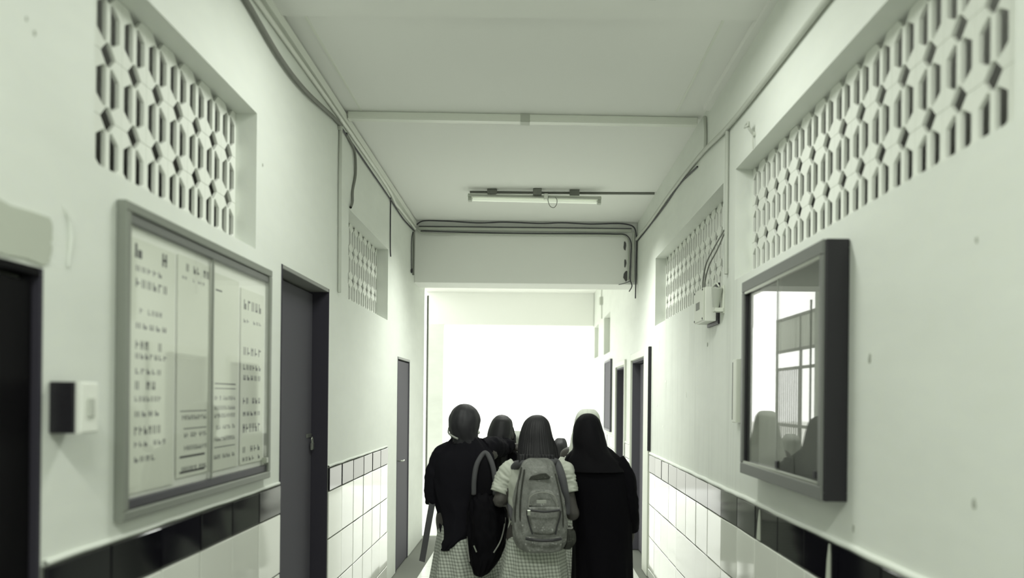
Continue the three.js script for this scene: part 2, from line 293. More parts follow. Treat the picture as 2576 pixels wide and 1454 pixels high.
door(2, 'L', 3.69, 4.56, 2.262, 0.135, M.doorDark, M.doorJamb, M.doorHead, (root, lw, q) => {
  part('hasp', rbox(0.09, 0.022, 0.006, 0.002), M.metal, root, [lw / 2 - 0.06, 1.38, -q + 0.047]);
  const b = part('padlock', rbox(0.034, 0.04, 0.016, 0.004), M.metal, root, [lw / 2 - 0.035, 1.315, -q + 0.06]);
  part('shackle', tube([[-0.011, 0.018, 0], [-0.011, 0.045, 0], [0, 0.056, 0], [0.011, 0.045, 0], [0.011, 0.018, 0]], 0.0032, 16, 6), M.metal, b);
});
door(3, 'L', 6.93, 7.61, 1.985, 0.05, M.doorDark, M.doorDark, M.doorHead, (root, lw, q) => part('handle', tube([[-lw / 2 + 0.05, 1.02, -q + 0.045], [-lw / 2 + 0.05, 1.02, -q + 0.09], [-lw / 2 + 0.15, 1.02, -q + 0.09]], 0.007, 14, 8), M.metal, root));
door(4, 'R', 7.2, 8.13, 2.02, 0.12, M.doorDark, M.doorDark, M.doorDark, (root, lw, q) => { part('lock_plate', rbox(0.05, 0.13, 0.006, 0.002), M.alu, root, [lw / 2 - 0.07, 1.35, -q + 0.047]); part('handle', tube([[lw / 2 - 0.07, 1.3, -q + 0.045], [lw / 2 - 0.07, 1.3, -q + 0.09], [lw / 2 - 0.17, 1.3, -q + 0.09]], 0.007, 14, 8), M.alu, root); });
door(5, 'R', 8.72, 9.6, 2.0, 0.12, M.doorDark, M.doorDark, M.doorDark);
door(6, 'R', 0.75, 1.66, 2.05, 0.1, M.doorBlack, M.doorBlack, M.doorBlack);
// flat white casings round the two far doors on the right
{ const t = structure('trim_1'), c = (w, h, d, y, out = 0.012) => part('casing', rbox(w, h, out * 2, 0.003).rotateY(-Math.PI / 2), M.white, t, [WR - out + 0.001, y, -d]);
  c(0.3, 2.1, 7.04, 1.05); c(0.94, 0.07, 7.665, 2.06); c(0.05, 2.1, 8.165, 1.05);
  part('edge_strip', rbox(0.02, 0.95, 0.03, 0.003).rotateY(-Math.PI / 2), M.black, t, [WR - 0.014, 1.62, -6.875]);
  const u = structure('trim_2'), e = (w, h, d, y) => part('casing', rbox(w, h, 0.024, 0.003).rotateY(-Math.PI / 2), M.white, u, [WR - 0.011, y, -d]);
  e(0.05, 2.07, 8.69, 1.035); e(0.88, 0.06, 9.16, 2.04); e(0.05, 2.07, 9.63, 1.035); }
// worn cement patch over the near door
{ const p = []; for (let i = 0; i <= 12; i++) p.push([lerp(-0.42, 0.44, i / 12), 0.06 + 0.012 * N3(i * 0.9, 3)]); for (let i = 0; i <= 10; i++) p.push([0.45 - 0.01 * N3(i, 8) - (i > 8 ? 0.01 : 0), lerp(0.05, -0.05, i / 10)]); for (let i = 0; i <= 12; i++) p.push([lerp(0.42, -0.42, i / 12), -0.062 + 0.008 * N3(i * 1.3, 5)]);
  part('cement_patch', ext(shapeOf(p), 0.004, 0.0008).rotateY(Math.PI / 2), M.cement, wallL, [-WL + 0.0, 2.0, -1.47]);
  part('patch_edge', limb([[-WL, 2.11, -1.97], [-WL + 0.004, 2.06, -2.0], [-WL + 0.003, 1.95, -1.99]], [0.003, 0.008, 0.003], { n: 10, m: 14, wrinkle: 0.4 }), M.wallL, wallL); }
// small blemishes on the plaster
for (const [side, d, y, r] of [['R', 2.44, 1.757, 0.012], ['R', 1.86, 1.37, 0.011], ['R', 1.86, 2.02, 0.006], ['L', 1.82, 2.52, 0.004], ['L', 1.85, 2.5, 0.005], ['L', 3.42, 2.66, 0.006], ['R', 2.55, 1.19, 0.01], ['R', 4.69, 1.96, 0.011]]) {
  const p = []; for (let i = 0; i < 10; i++) { const a = i / 10 * 2 * Math.PI, q = r * (1 + 0.5 * N3(i * 1.3, d * 5, y * 7)); p.push([Math.cos(a) * q * 0.7, Math.sin(a) * q * 1.3]); }
  const w = onWall(side, d, y); part('chip', ext(shapeOf(p), 0.002), M.smudge, side === 'L' ? wallL : wallR, w.pos, [0, w.ry, 0]);
}

// ---------------------------------------------------------------- left wall fittings
{ // switch box
  const w = onWall('L', 1.957, 1.582), t = thing('switch_box', 'small box with dark sides and a pale front beside the near left doorway', 'switch', w.pos, w.ry);
  part('housing', rbox(0.078, 0.132, 0.066, 0.004), M.black, t, [0, 0, 0.033]); part('cover', rbox(0.078, 0.132, 0.018, 0.004), M.pvc, t, [0, 0, 0.075]); part('rocker', rbox(0.026, 0.05, 0.006, 0.002), M.pvcGrey, t, [0, 0, 0.087]);
}
// printed sheets: the photograph's lettering is too blurred to read, so its strokes are copied as strokes
function sheet(w, h, lines, seed0) {
  const c = document.createElement('canvas'); c.width = 256; c.height = Math.round(256 * h / w); const x = c.getContext('2d'); let s = seed0; const r = () => (s = (s * 16807) % 2147483647) / 2147483647;
  x.fillStyle = '#dfe3d6'; x.fillRect(0, 0, c.width, c.height);
  for (const [y, hh, x0, x1, n, dark] of lines) {
    { const k = Math.round(dark * 0.62); x.fillStyle = `rgb(${k},${k},${k + 4})`; }
    if (n === 0) { x.fillRect(x0 * 256, y * c.height, (x1 - x0) * 256, hh * c.height); continue; }
    for (let i = 0; i < n; i++) { const gx = lerp(x0, x1, (i + 0.15) / n) * 256, gw = (x1 - x0) / n * 256 * 0.62, gy = y * c.height, gh = hh * c.height, k = Math.floor(r() * 4); if (r() < 0.12) continue;
      x.fillRect(gx, gy, gw * 0.3, gh); if (k & 1) x.fillRect(gx + gw * 0.65, gy, gw * 0.3, gh); if (k & 2) x.fillRect(gx, gy + gh * r() * 0.8, gw, gh * 0.2); if (k === 0) x.fillRect(gx + gw * 0.4, gy + gh * 0.4, gw * 0.55, gh * 0.6); }
  }
  const t = new THREE.CanvasTexture(c); t.colorSpace = THREE.SRGBColorSpace; return std(0xffffff, { map: t, roughness: 0.9 });
}
function paper(w, h, mat, label, parentPos, ry, curl = 0.004) {
  const g = new THREE.BoxGeometry(w, h, 0.0008, 12, 12, 1), p = g.attributes.position; for (let i = 0; i < p.count; i++) p.setZ(i, p.getZ(i) + 0.001 + curl * (0.5 + 0.5 * N3(p.getX(i) * 6, p.getY(i) * 3, w * 31))); g.computeVertexNormals();
  const m = new THREE.Mesh(g, mat); m.name = numbered('notice_sheet'); m.position.set(...parentPos); m.rotation.y = ry; scene.add(m); return tag(m, label, 'paper');
}
{ // notice board
  const d0 = 2.22, d1 = 3.47, y0 = 1.24, y1 = 2.19, W = d1 - d0, H = y1 - y0, w = onWall('L', (d0 + d1) / 2, (y0 + y1) / 2), t = thing('notice_board', 'glazed notice board in a grey metal frame full of printed sheets', 'notice board', w.pos, w.ry);
  part('backing', rbox(W - 0.02, H - 0.02, 0.01, 0.002), M.pvc, t, [0, 0, 0.006]);
  for (const s of [-1, 1]) { part('frame_bar', rbox(W, 0.03, 0.034, 0.004), M.alu, t, [0, s * (H / 2 - 0.015), 0.017]); part('frame_bar', rbox(0.028, H - 0.06, 0.034, 0.004), M.alu, t, [s * (W / 2 - 0.014), 0, 0.017]); part('shade_strip', rbox(W - 0.06, 0.03, 0.02, 0.003), s < 0 ? M.aluDark : M.rail, t, [0, s * (H / 2 - 0.046), 0.016]); }  // the strips inside the frame paint the shadow band under its bars
  for (const s of [-1, 1]) { const p = part('glass_pane', rbox(W / 2 - 0.025, H - 0.125, 0.003, 0.001), M.sheetGlass, t, [s * (W / 4 - 0.018), 0, 0.024 + s * 0.003]); part('edge_profile', rbox(0.008, H - 0.126, 0.006, 0.001), M.alu, p, [-s * (W / 4 - 0.012), 0, 0]); }
  part('clip', rbox(0.03, 0.025, 0.02, 0.003), M.metal, t, [W / 2 - 0.06, -H / 2 + 0.085, 0.03]);
  const base = (x, y) => { const q = onWall('L', (d0 + d1) / 2 + x, (y0 + y1) / 2 + y, 0.0115); return [q.pos, q.ry]; };
  const L1 = [[0.02, 0.055, 0.08, 0.32, 1, 70], [0.02, 0.055, 0.5, 0.85, 2, 70]]; [.105, .155, .27, .33, .4, .45, .51, .56, .62, .68, .74, .8, .86].forEach((y, i) => L1.push([y, i % 3 === 1 ? 0.034 : 0.022, 0.12, 0.72 + 0.12 * (i % 2), 5 + (i % 3), i % 3 === 1 ? 80 : 125]));
  const L2 = [[0.03, 0.035, 0.12, 0.95, 8, 75], [0.09, 0.014, 0.12, 0.8, 9, 165]]; [.72, .8, .86, .955].forEach((y) => L2.push([y, 0.022, 0.15, 0.92, 12, 95])); L2.push([0.7, 0.004, 0.1, 0.9, 0, 120], [0.78, 0.004, 0.2, 0.9, 0, 120], [0.905, 0.009, 0.1, 0.85, 0, 85], [0.975, 0.009, 0.1, 0.85, 0, 85]);
  const L3 = [[0.03, 0.05, 0.05, 0.14, 1, 80], [0.08, 0.008, 0.05, 0.3, 0, 90]]; [.62, .67, .71, .77, .83, .92].forEach((y, i) => L3.push([y, 0.022, 0.04, 0.9, 13, i < 1 ? 130 : 100])); L3.push([0.555, 0.006, 0.05, 0.9, 0, 100], [0.58, 0.004, 0.05, 0.9, 0, 110], [0.88, 0.004, 0.05, 0.9, 0, 120]);
  const L4 = []; [[.06, .055, 70], [.17, .02, 130], [.33, .045, 80], [.43, .03, 150], [.49, .03, 140], [.62, .035, 120], [.7, .025, 120], [.77, .05, 110], [.9, .035, 110], [.96, .025, 100]].forEach(([y, h, k], i) => L4.push([y, h, 0.1, 0.9, 5 + i % 2, k]));
  for (const [x, y, wd, h, L, s, label] of [[-0.43, -0.01, 0.29, 0.78, L1, 11, 'tall notice sheet with large ragged lettering at the near end of the notice board'], [-0.13, 0.0, 0.27, 0.77, L2, 23, 'notice sheet with a bold heading and ruled lower lines, left of the notice board joint'], [0.155, -0.01, 0.24, 0.76, L3, 31, 'grey notice sheet with small corner heading, right of the notice board joint'], [0.435, -0.02, 0.27, 0.74, L4, 47, 'pale notice sheet of spaced letters at the far end of the notice board']]) { const [p, r] = base(x, y); paper(wd, h, sheet(wd, h, L, s), label, p, r); }
}
// conduits and cables along the top of the left wall
const xl = (o) => -WL + o;
single('cable_trunking', join(rboxAt(0.024, 0.05, 5.0, xl(0.012), 3.405, -5.32, 0.003)), M.pvc, 'straight white cable trunking along the top of the left wall', 'trunking');
single('conduit', tube([[xl(0.012), 3.335, -2.4], [xl(0.012), 3.34, -3.3], [xl(0.012), 3.36, -4.85], [xl(0.012), 3.35, -6.5], [xl(0.02), 3.31, -6.62], [xl(0.012), 3.33, -6.9], [xl(0.012), 3.35, -7.8]], 0.012, 70), M.pvc, 'round white conduit just below the trunking on the left wall', 'conduit');
single('cable', tube([[xl(0.016), 3.3, -2.4], [xl(0.016), 3.275, -3.1], [xl(0.018), 3.22, -3.6], [xl(0.018), 3.225, -3.95], [xl(0.014), 3.3, -4.55], [xl(0.012), 3.322, -4.76]], 0.012, 60), M.wireGrey, 'thick grey cable sagging beneath the conduit on the near left wall', 'cable');
single('cable', tube([[xl(0.01), 3.315, -4.8], [xl(0.008), 3.31, -5.6], [xl(0.01), 3.3, -6.4], [xl(0.008), 3.29, -7.1], [xl(0.008), 3.325, -7.8]], 0.006, 50, 6), M.wire, 'thin dark cable running under the conduit towards the big beam on the left', 'cable');
single('conduit', join(tube([[xl(0.012), 3.31, -4.75], [xl(0.012), 3.0, -4.745], [xl(0.012), 2.6, -4.755], [xl(0.012), 2.27, -4.76]], 0.011, 40), rboxAt(0.02, 0.03, 0.05, xl(0.01), 3.3, -4.75, 0.004)), M.pvcGrey, 'vertical grey conduit on the left wall beside the open dark doorway', 'conduit');
single('cable', tube([[xl(0.01), 3.32, -4.9], [xl(0.014), 3.27, -5.12], [xl(0.01), 3.14, -5.17], [xl(0.008), 3.0, -5.1], [xl(0.012), 2.92, -5.08], [xl(0.01), 2.875, -5.04]], 0.009, 50), M.wireGrey, 'wavy grey cable dropping to the corner of the small left screen', 'cable');
single('cable', tube([[xl(0.008), 3.32, -6.47], [xl(0.007), 3.1, -6.475], [xl(0.008), 2.87, -6.48], [xl(0.008), 2.82, -6.5]], 0.005, 30, 6), M.wire, 'thin straight dark cable dropping to the far edge of the small left screen', 'cable');
single('conduit', tube([[xl(0.012), 3.3, -7.72], [xl(0.012), 3.1, -7.73], [xl(0.012), 2.86, -7.72]], 0.01, 20), M.wireGrey, 'short grey conduit dropping beside the left end of the big beam', 'conduit');
single('cable', join(tube([[xl(0.02), 3.28, -7.62], [xl(0.012), 3.22, -7.6], [xl(0.01), 3.0, -7.6], [xl(0.01), 2.9, -7.61]], 0.005, 30, 6), new THREE.SphereGeometry(0.016, 12, 8).scale(0.7, 1.6, 0.7).translate(xl(0.012), 2.885, -7.61)), M.wire, 'dark cable with a knotted end hanging at the left of the big beam', 'cable');
single('downpipe', tube([[xl(0.03), 2.78, -8.69], [xl(0.03), 1.7, -8.69], [xl(0.03), 0.5, -8.69]], 0.012, 20, 12), M.wireGrey, 'slim grey pipe standing at the far corner of the left wall', 'pipe');

// ---------------------------------------------------------------- ceiling fittings
{ const t = thing('cable_trunking', 'white trunking crossing the ceiling from wall to wall in front of the lamp', 'trunking', [(WR - WL) / 2, CE, -4.9], 0.02);
  part('channel', rbox(WL + WR - 0.06, 0.05, 0.06, 0.006), M.pvc, t, [0, -0.025, 0]); part('joint_cover', rbox(0.06, 0.056, 0.068, 0.004), M.pvcGrey, t, [0.01, -0.026, 0]); }
single('conduit', tube([[WR - 0.012, 3.41, -4.78], [WR - 0.01, 3.3, -4.76], [WR - 0.012, 3.19, -4.76]], 0.01, 16), M.pvcGrey, 'short conduit dropping from the right end of the ceiling trunking', 'conduit');
function batten(name, label, d, y, lit, x0, tiltZ) {
  const t = thing(name, label, 'lamp', [x0, CE, -d]), L = 1.17;
  const body = part('body', rbox(L, 0.032, 0.05, 0.004), M.pvc, t, [0, y, 0], [0, 0, tiltZ]);
  const hood = shapeOf([[-0.05, -0.012], [-0.018, 0.018], [0.018, 0.018], [0.05, -0.012], [0.048, -0.014], [0.017, 0.014], [-0.017, 0.014], [-0.048, -0.014]]);
  part('reflector', ext(hood, L).rotateY(Math.PI / 2).translate(-L / 2, 0, 0), M.pvcGrey, t, [0, y - 0.004, 0], [0, 0, tiltZ]);
  part('lamp_tube', new THREE.CylinderGeometry(0.014, 0.014, L - 0.08, 14).rotateZ(Math.PI / 2), lit ?? M.tubeDim, t, [0, y - 0.034, 0], [0, 0, tiltZ]);
  for (const s of [-1, 1]) part('end_cap', rbox(0.03, 0.06, 0.06, 0.004), M.pvcGrey, t, [s * (L / 2 - 0.016) - Math.sin(tiltZ) * 0.0, y - 0.02 + s * L / 2 * Math.tan(tiltZ), 0]);
  for (const s of [-0.32, 0.02, 0.3]) part('bracket', rbox(s === 0.02 ? 0.075 : 0.085, -y - 0.01, 0.05, 0.005), M.wireGrey, t, [s * 1.17, y / 2 + 0.003, s === 0.02 ? 0.03 : 0]);
  return t;
}
{ const t = batten('fluorescent_lamp', 'white fluorescent lamp with a wire loop hanging slightly crooked under the ceiling', 6.65, -0.065, null, 0.016, -0.012);
  part('starter', new THREE.CylinderGeometry(0.02, 0.02, 0.05, 14), M.pvc, t, [0.1, -0.075, 0.045]);
  part('wire_loop', tube([[0.12, -0.07, 0.05], [0.118, -0.11, 0.055], [0.14, -0.16, 0.05], [0.17, -0.168, 0.05], [0.192, -0.14, 0.05], [0.195, -0.1, 0.05], [0.18, -0.075, 0.045]], 0.003, 40, 6), M.wireGrey, t); }
single('conduit', tube([[-0.56, CE - 0.01, -6.72], [0.2, CE - 0.01, -6.72], [1.08, CE - 0.01, -6.7]], 0.01, 30), M.wireGrey, 'thin grey conduit on the ceiling feeding the crooked lamp from the right wall', 'conduit');
{ const lit = std(0xffffff, { emissive: 0xf4ffe6, emissiveIntensity: 1 });
  batten('fluorescent_lamp', 'lit white fluorescent lamp on the ceiling nearest the camera', 3.25, -0.05, lit, -0.06, 0); batten('fluorescent_lamp', 'added unseen fluorescent lamp behind the camera, filling the near walls with light', -0.2, -0.05, lit, -0.06, 0);  // second batten is added out of view to brighten the near walls
  for (const [x, y, d, k] of [[-0.06, CE - 0.105, 3.25, LAMP], [-0.06, CE - 0.105, -0.2, LAMP0]]) { const l = new THREE.RectAreaLight(new THREE.Color().setRGB(0.97, 1, 0.93), k, 1.1, 0.09); l.position.set(x, y, -d); l.rotation.x = -Math.PI / 2; scene.add(l); }
  for (const x of [-0.4, 0.016, 0.43]) { const l = new THREE.SpotLight(new THREE.Color().setRGB(0.97, 1, 0.93), LAMP2, 0, 1.2, 1, 2); l.position.set(x, CE - 0.14, -6.65); l.target.position.set(x, 0, -6.65); l.shadow.radius = 3; scene.add(l, l.target); } }  // fill spots added below the unlit batten to brighten the middle stretch
// cables round the big beam
const bz = -7.852;
single('cable', tube([[-1.2, 3.4, bz + 0.02], [-1.15, 3.435, bz + 0.02], [-0.9, 3.44, bz + 0.02], [-0.55, 3.425, bz + 0.02], [-0.3, 3.436, bz + 0.02], [0.1, 3.426, bz + 0.02], [0.3, 3.435, bz + 0.02], [0.6, 3.425, bz + 0.02], [0.95, 3.43, bz + 0.02], [1.05, 3.4, bz + 0.015], [1.078, 3.32, bz + 0.012], [1.08, 3.0, bz + 0.012], [1.078, 2.78, bz + 0.012], [1.076, 2.66, bz + 0.014]], 0.007, 160, 6), M.wire, 'wavy dark cable along the top of the big beam, turning down at right', 'cable');
single('cable_trunking', join(rboxAt(2.22, 0.03, 0.02, -0.08, 3.365, bz + 0.004, 0.003), rboxAt(0.022, 0.52, 0.02, 1.05, 3.09, bz + 0.004, 0.003)), M.pvcGrey, 'grey trunking across the face of the big beam with a drop at its right end', 'trunking');
single('cable', tube([[-1.18, 3.385, bz + 0.01], [0, 3.384, bz + 0.012], [1.03, 3.383, bz + 0.01]], 0.006, 40, 6), M.wire, 'straight dark cable lying on the trunking of the big beam', 'cable');
single('conduit', tube([[-1.2, 3.36, bz + 0.03], [-1.17, 3.325, bz + 0.02], [-0.6, 3.315, bz], [0, 3.312, bz], [0.85, 3.315, bz], [0.95, 3.31, bz], [0.995, 3.26, bz], [1.0, 3.1, bz], [1.0, 2.85, bz]], 0.009, 120, 8), M.pvcGrey, 'pale conduit low on the big beam bending down at its right end', 'conduit');
single('cable', tube([[-1.16, 3.338, bz + 0.012], [-0.6, 3.328, bz + 0.006], [0, 3.325, bz + 0.006], [0.86, 3.328, bz + 0.006], [0.97, 3.32, bz + 0.006], [1.02, 3.26, bz + 0.006], [1.025, 3.1, bz + 0.006], [1.022, 2.85, bz + 0.006], [1.04, 2.79, bz + 0.01], [1.01, 2.73, bz + 0.012]], 0.006, 120, 6), M.wire, 'dark cable following the pale beam conduit down to a loose end', 'cable');
single('cable', tube([[0.9, 2.8, bz + 0.02], [0.96, 2.815, bz + 0.02], [1.02, 2.84, bz + 0.012]], 0.004, 20, 6), M.wire, 'short stray wire poking out under the right end of the big beam', 'wire');

// ---------------------------------------------------------------- right wall fittings
const xr = (o) => WR - o;
single('conduit', tube([[xr(0.017), 3.08, -1.9], [xr(0.017), 3.1, -2.8], [xr(0.017), 3.13, -4.15], [xr(0.017), 3.19, -4.8], [xr(0.017), 3.23, -5.8], [xr(0.017), 3.24, -6.9], [xr(0.017), 3.27, -7.82]], 0.014, 90), M.pvcGrey, 'long grey conduit climbing gently along the right wall above the screens', 'conduit');
single('cable', tube([[xr(0.008), 3.16, -5.0], [xr(0.008), 3.215, -5.6], [xr(0.009), 3.21, -6.2], [xr(0.008), 3.225, -6.9], [xr(0.008), 3.25, -7.8]], 0.005, 60, 6), M.wire, 'thin dark cable clipped under the far part of the right wall conduit', 'cable');
{ const t = structure('trim_3'); part('cornice', rbox(0.04, 0.035, 2.6, 0.006), M.ceiling, t, [xr(0.02), 3.432, -3.4]); }
single('conduit', tube([[xr(0.012), 3.12, -4.22], [xr(0.012), 2.9, -4.22], [xr(0.012), 2.5, -4.22], [xr(0.012), 2.32, -4.215]], 0.011, 30), M.pvcGrey, 'vertical grey conduit on the pillar between the two right screens', 'conduit');
single('cable', join(tube([[xr(0.02), 2.55, -4.23], [xr(0.04), 2.47, -4.32], [xr(0.05), 2.41, -4.46], [xr(0.05), 2.33, -4.56], [xr(0.05), 2.282, -4.57]], 0.0045, 40, 6), tube([[xr(0.02), 2.57, -4.235], [xr(0.055), 2.48, -4.35], [xr(0.06), 2.42, -4.5], [xr(0.055), 2.34, -4.59], [xr(0.055), 2.282, -4.6]], 0.0045, 40, 6)), M.wireGrey, 'pair of dark cables curving from the vertical conduit into the meter box', 'cable');
{ const w = onWall('R', 4.54, 2.18), t = thing('meter_box', 'pale electricity meter box fixed below the second right screen', 'meter box', w.pos, w.ry);
  part('back_plate', rbox(0.27, 0.24, 0.012, 0.003), M.black, t, [0.015, 0, 0.006]); part('case', rbox(0.24, 0.2, 0.07, 0.006), M.pvc, t, [0, 0, 0.046]);
  const c = part('cover', rbox(0.235, 0.195, 0.012, 0.005), M.white, t, [0, 0, 0.086]); part('window', rbox(0.09, 0.045, 0.004, 0.001), M.wireGrey, c, [-0.02, 0.0, 0.0065]);
  for (const [x, y] of [[-1, -1], [1, -1], [-1, 1], [1, 1]]) part('screw', new THREE.CylinderGeometry(0.006, 0.006, 0.006, 10).rotateX(Math.PI / 2), M.black, c, [x * 0.105, y * 0.085, 0.006]); }
{ const w = onWall('R', 4.31, 2.19), t = thing('cable_bracket', 'small white bracket holding a cone shaped socket beside the meter box', 'bracket', w.pos, w.ry);
  part('plate', rbox(0.05, 0.16, 0.01, 0.003), M.white, t, [0, 0, 0.005]); part('cone', new THREE.CylinderGeometry(0.032, 0.018, 0.11, 16), M.pvcGrey, t, [0.0, 0.012, 0.042], [0, 0, -0.25]); part('foot', rbox(0.06, 0.022, 0.05, 0.004), M.white, t, [0, -0.06, 0.03]);
  part('lead', tube([[-0.02, 0.075, 0.02], [-0.05, 0.1, 0.03], [-0.07, 0.09, 0.04], [-0.085, 0.08, 0.045]], 0.005, 16, 6), M.white, t); }
{ const w = onWall('R', 3.94, 1.665), t = thing('wall_casing', 'tall slim pale casing on the right wall beside the display cabinet', 'casing', w.pos, w.ry);
  part('cover', rbox(0.075, 0.33, 0.03, 0.004), M.white, t, [0, 0, 0.02]); part('base', rbox(0.1, 0.335, 0.008, 0.002), M.aluDark, t, [0, 0, 0.004]); part('groove', rbox(0.006, 0.3, 0.002, 0.0005), M.black, t, [-0.028, 0, 0.0355]); }
{ // display cabinet with sliding glass
  const d0 = 2.6, d1 = 3.6, y0 = 1.272, y1 = 2.178, W = d1 - d0, H = y1 - y0, D = 0.085, w = onWall('R', (d0 + d1) / 2, (y0 + y1) / 2), t = thing('display_cabinet', 'shallow dark framed display cabinet with two sliding glass panes', 'display cabinet', w.pos, w.ry);
  part('backing', rbox(W - 0.03, H - 0.03, 0.012, 0.002), M.felt, t, [0, 0, 0.008]);
  for (const s of [-1, 1]) { part('case_board', rbox(W, 0.03, D, 0.006, 2), M.black, t, [0, s * (H / 2 - 0.015), D / 2]); part('case_board', rbox(0.03, H - 0.06, D, 0.006, 2), M.black, t, [s * (W / 2 - 0.015), 0, D / 2]);
    part('front_rail', rbox(W - 0.004, 0.05, 0.012, 0.003), M.rail, t, [0, s * (H / 2 - 0.026), D + 0.004]); part('front_rail', rbox(0.03, H - 0.104, 0.012, 0.003), M.rail, t, [s * (W / 2 - 0.017), 0, D + 0.004]);
    part('track', rbox(W - 0.07, 0.014, 0.014, 0.002), M.metal, t, [0, s * (H / 2 - 0.055), D]);
    const p = part('glass_pane', rbox(W / 2 - 0.015, H - 0.11, 0.004, 0.001), M.glass, t, [s * (W / 4 - 0.012), 0, D - 0.006 + s * 0.005]); part('edge_profile', rbox(0.012, H - 0.112, 0.006, 0.001), M.alu, p, [-s * (W / 4 - 0.012), 0, 0]); }
  part('finger_pull', rbox(0.03, 0.03, 0.008, 0.003), M.black, t, [W / 2 - 0.07, -H / 2 + 0.085, D + 0.002]); part('finger_pull', rbox(0.03, 0.03, 0.008, 0.003), M.black, t, [0.02, -H / 2 + 0.085, D + 0.004]); }
{ const w = onWall('R', 3.73, 2.93), t = thing('wire_tuft', 'small tuft of frayed wires sticking out above the long right screen', 'wire', w.pos, w.ry);
  part('anchor', new THREE.CylinderGeometry(0.012, 0.014, 0.012, 12).rotateX(Math.PI / 2), M.pvcGrey, t, [0, 0, 0.006]);
  for (let i = 0; i < 7; i++) { const a = (i - 3) * 0.22; part('strand', tube([[0, 0, 0.01], [0.012 * a, 0.03, 0.03], [0.03 * a - 0.01, 0.055 + 0.01 * Math.cos(i * 2), 0.035], [0.05 * a - 0.02, 0.05 + 0.02 * Math.sin(i * 3), 0.04]], 0.004, 16, 6), M.pvcGrey, t); }
  part('strand', tube([[0, 0, 0.01], [0.004, -0.03, 0.012], [0.002, -0.07, 0.01]], 0.003, 12, 6), M.pvcGrey, t); }
for (const [d, y, w, h, label] of [[6.47, 2.07, 0.05, 0.1, 'topmost torn white tape scrap on the right wall near the far doors'], [6.13, 1.74, 0.05, 0.06, 'bent white tape scrap at eye height on the streaked right wall'], [6.56, 1.56, 0.05, 0.02, 'short level white tape scrap below the bent one on the right wall'], [6.23, 1.39, 0.04, 0.02, 'lowest white tape scrap on the right wall, above the tiles'], [5.32, 1.65, 0.012, 0.04, 'tiny white tape scrap alone in the middle of the right wall']]) {
  const q = onWall('R', d, y), s = shapeOf([[-w / 2, h / 2], [w / 2, h / 2], [w / 2, -h / 2], [w * 0.25, -h / 2 * 0.9], [w * 0.22, h / 2 - 0.014], [-w / 2, h / 2 - 0.016]]), m = new THREE.Mesh(ext(s, 0.0015), M.tape); m.name = numbered('tape_scrap'); m.position.set(...q.pos); m.rotation.set(0, q.ry, 0); scene.add(m); tag(m, label, 'tape'); }
{ const w = onWall('R', 10.58, 1.66), t = thing('wall_board', 'tall dark board hanging on the right wall beyond the far doors', 'board', w.pos, w.ry); part('panel', rbox(0.78, 0.94, 0.02, 0.003), M.doorDark, t, [0, 0, 0.012]); part('rim', join(rboxAt(0.82, 0.03, 0.03, 0, 0.48, 0.015), rboxAt(0.82, 0.03, 0.03, 0, -0.48, 0.015), rboxAt(0.03, 0.93, 0.03, -0.395, 0, 0.015), rboxAt(0.03, 0.93, 0.03, 0.395, 0, 0.015)), M.aluDark, t); }
{ const w = onWall('R', 11.66, 3.12), t = thing('junction_box', 'small grey junction box high on the sunlit far right wall', 'junction box', w.pos, w.ry); part('box', rbox(0.12, 0.12, 0.05, 0.006), M.pvcGrey, t, [0, 0, 0.025]); part('lead', tube([[0, 0.06, 0.02], [0.01, 0.2, 0.015], [0.1, 0.3, 0.012]], 0.008, 16, 6), M.pvcGrey, t); part('lead', tube([[0, -0.06, 0.015], [0, -0.2, 0.012], [0, -0.27, 0.012]], 0.008, 12, 6), M.pvcGrey, t); }

// ---- iron railing at the side court: seen in the cabinet's glass
{ const t = thing('iron_grille', 'tall barred iron grille closing the side court beyond the left wall', 'grille', [-2.3, 0, -11.2], Math.PI / 2);
  for (const y of [0.06, 1.2, 2.15, 2.45, 3.0]) part('rail', rbox(4.3, 0.05, 0.03, 0.004), M.wireGrey, t, [0, y, 0]);
  const up = rbox(0.045, 0.5, 0.02, 0.003), lo = rbox(0.016, 2.1, 0.016, 0.003), post = rbox(0.04, 3.0, 0.04, 0.004);
  for (let i = 0; i < 48; i++) part('slat', up, M.pvcGrey, t, [-2.1 + 0.09 * i, 2.725, 0]);
  for (let i = 0; i < 11; i++) part('bar', lo, M.wireGrey, t, [-2.0 + 0.1 * i, 1.1, 0]);
  for (let i = 0; i < 11; i++) part('bar', lo, M.wireGrey, t, [1.0 + 0.1 * i, 1.1, 0]);
  for (const x of [-2.1, -0.85, 0.9, 2.1]) part('post', post, M.wireGrey, t, [x, 1.5, 0]); }

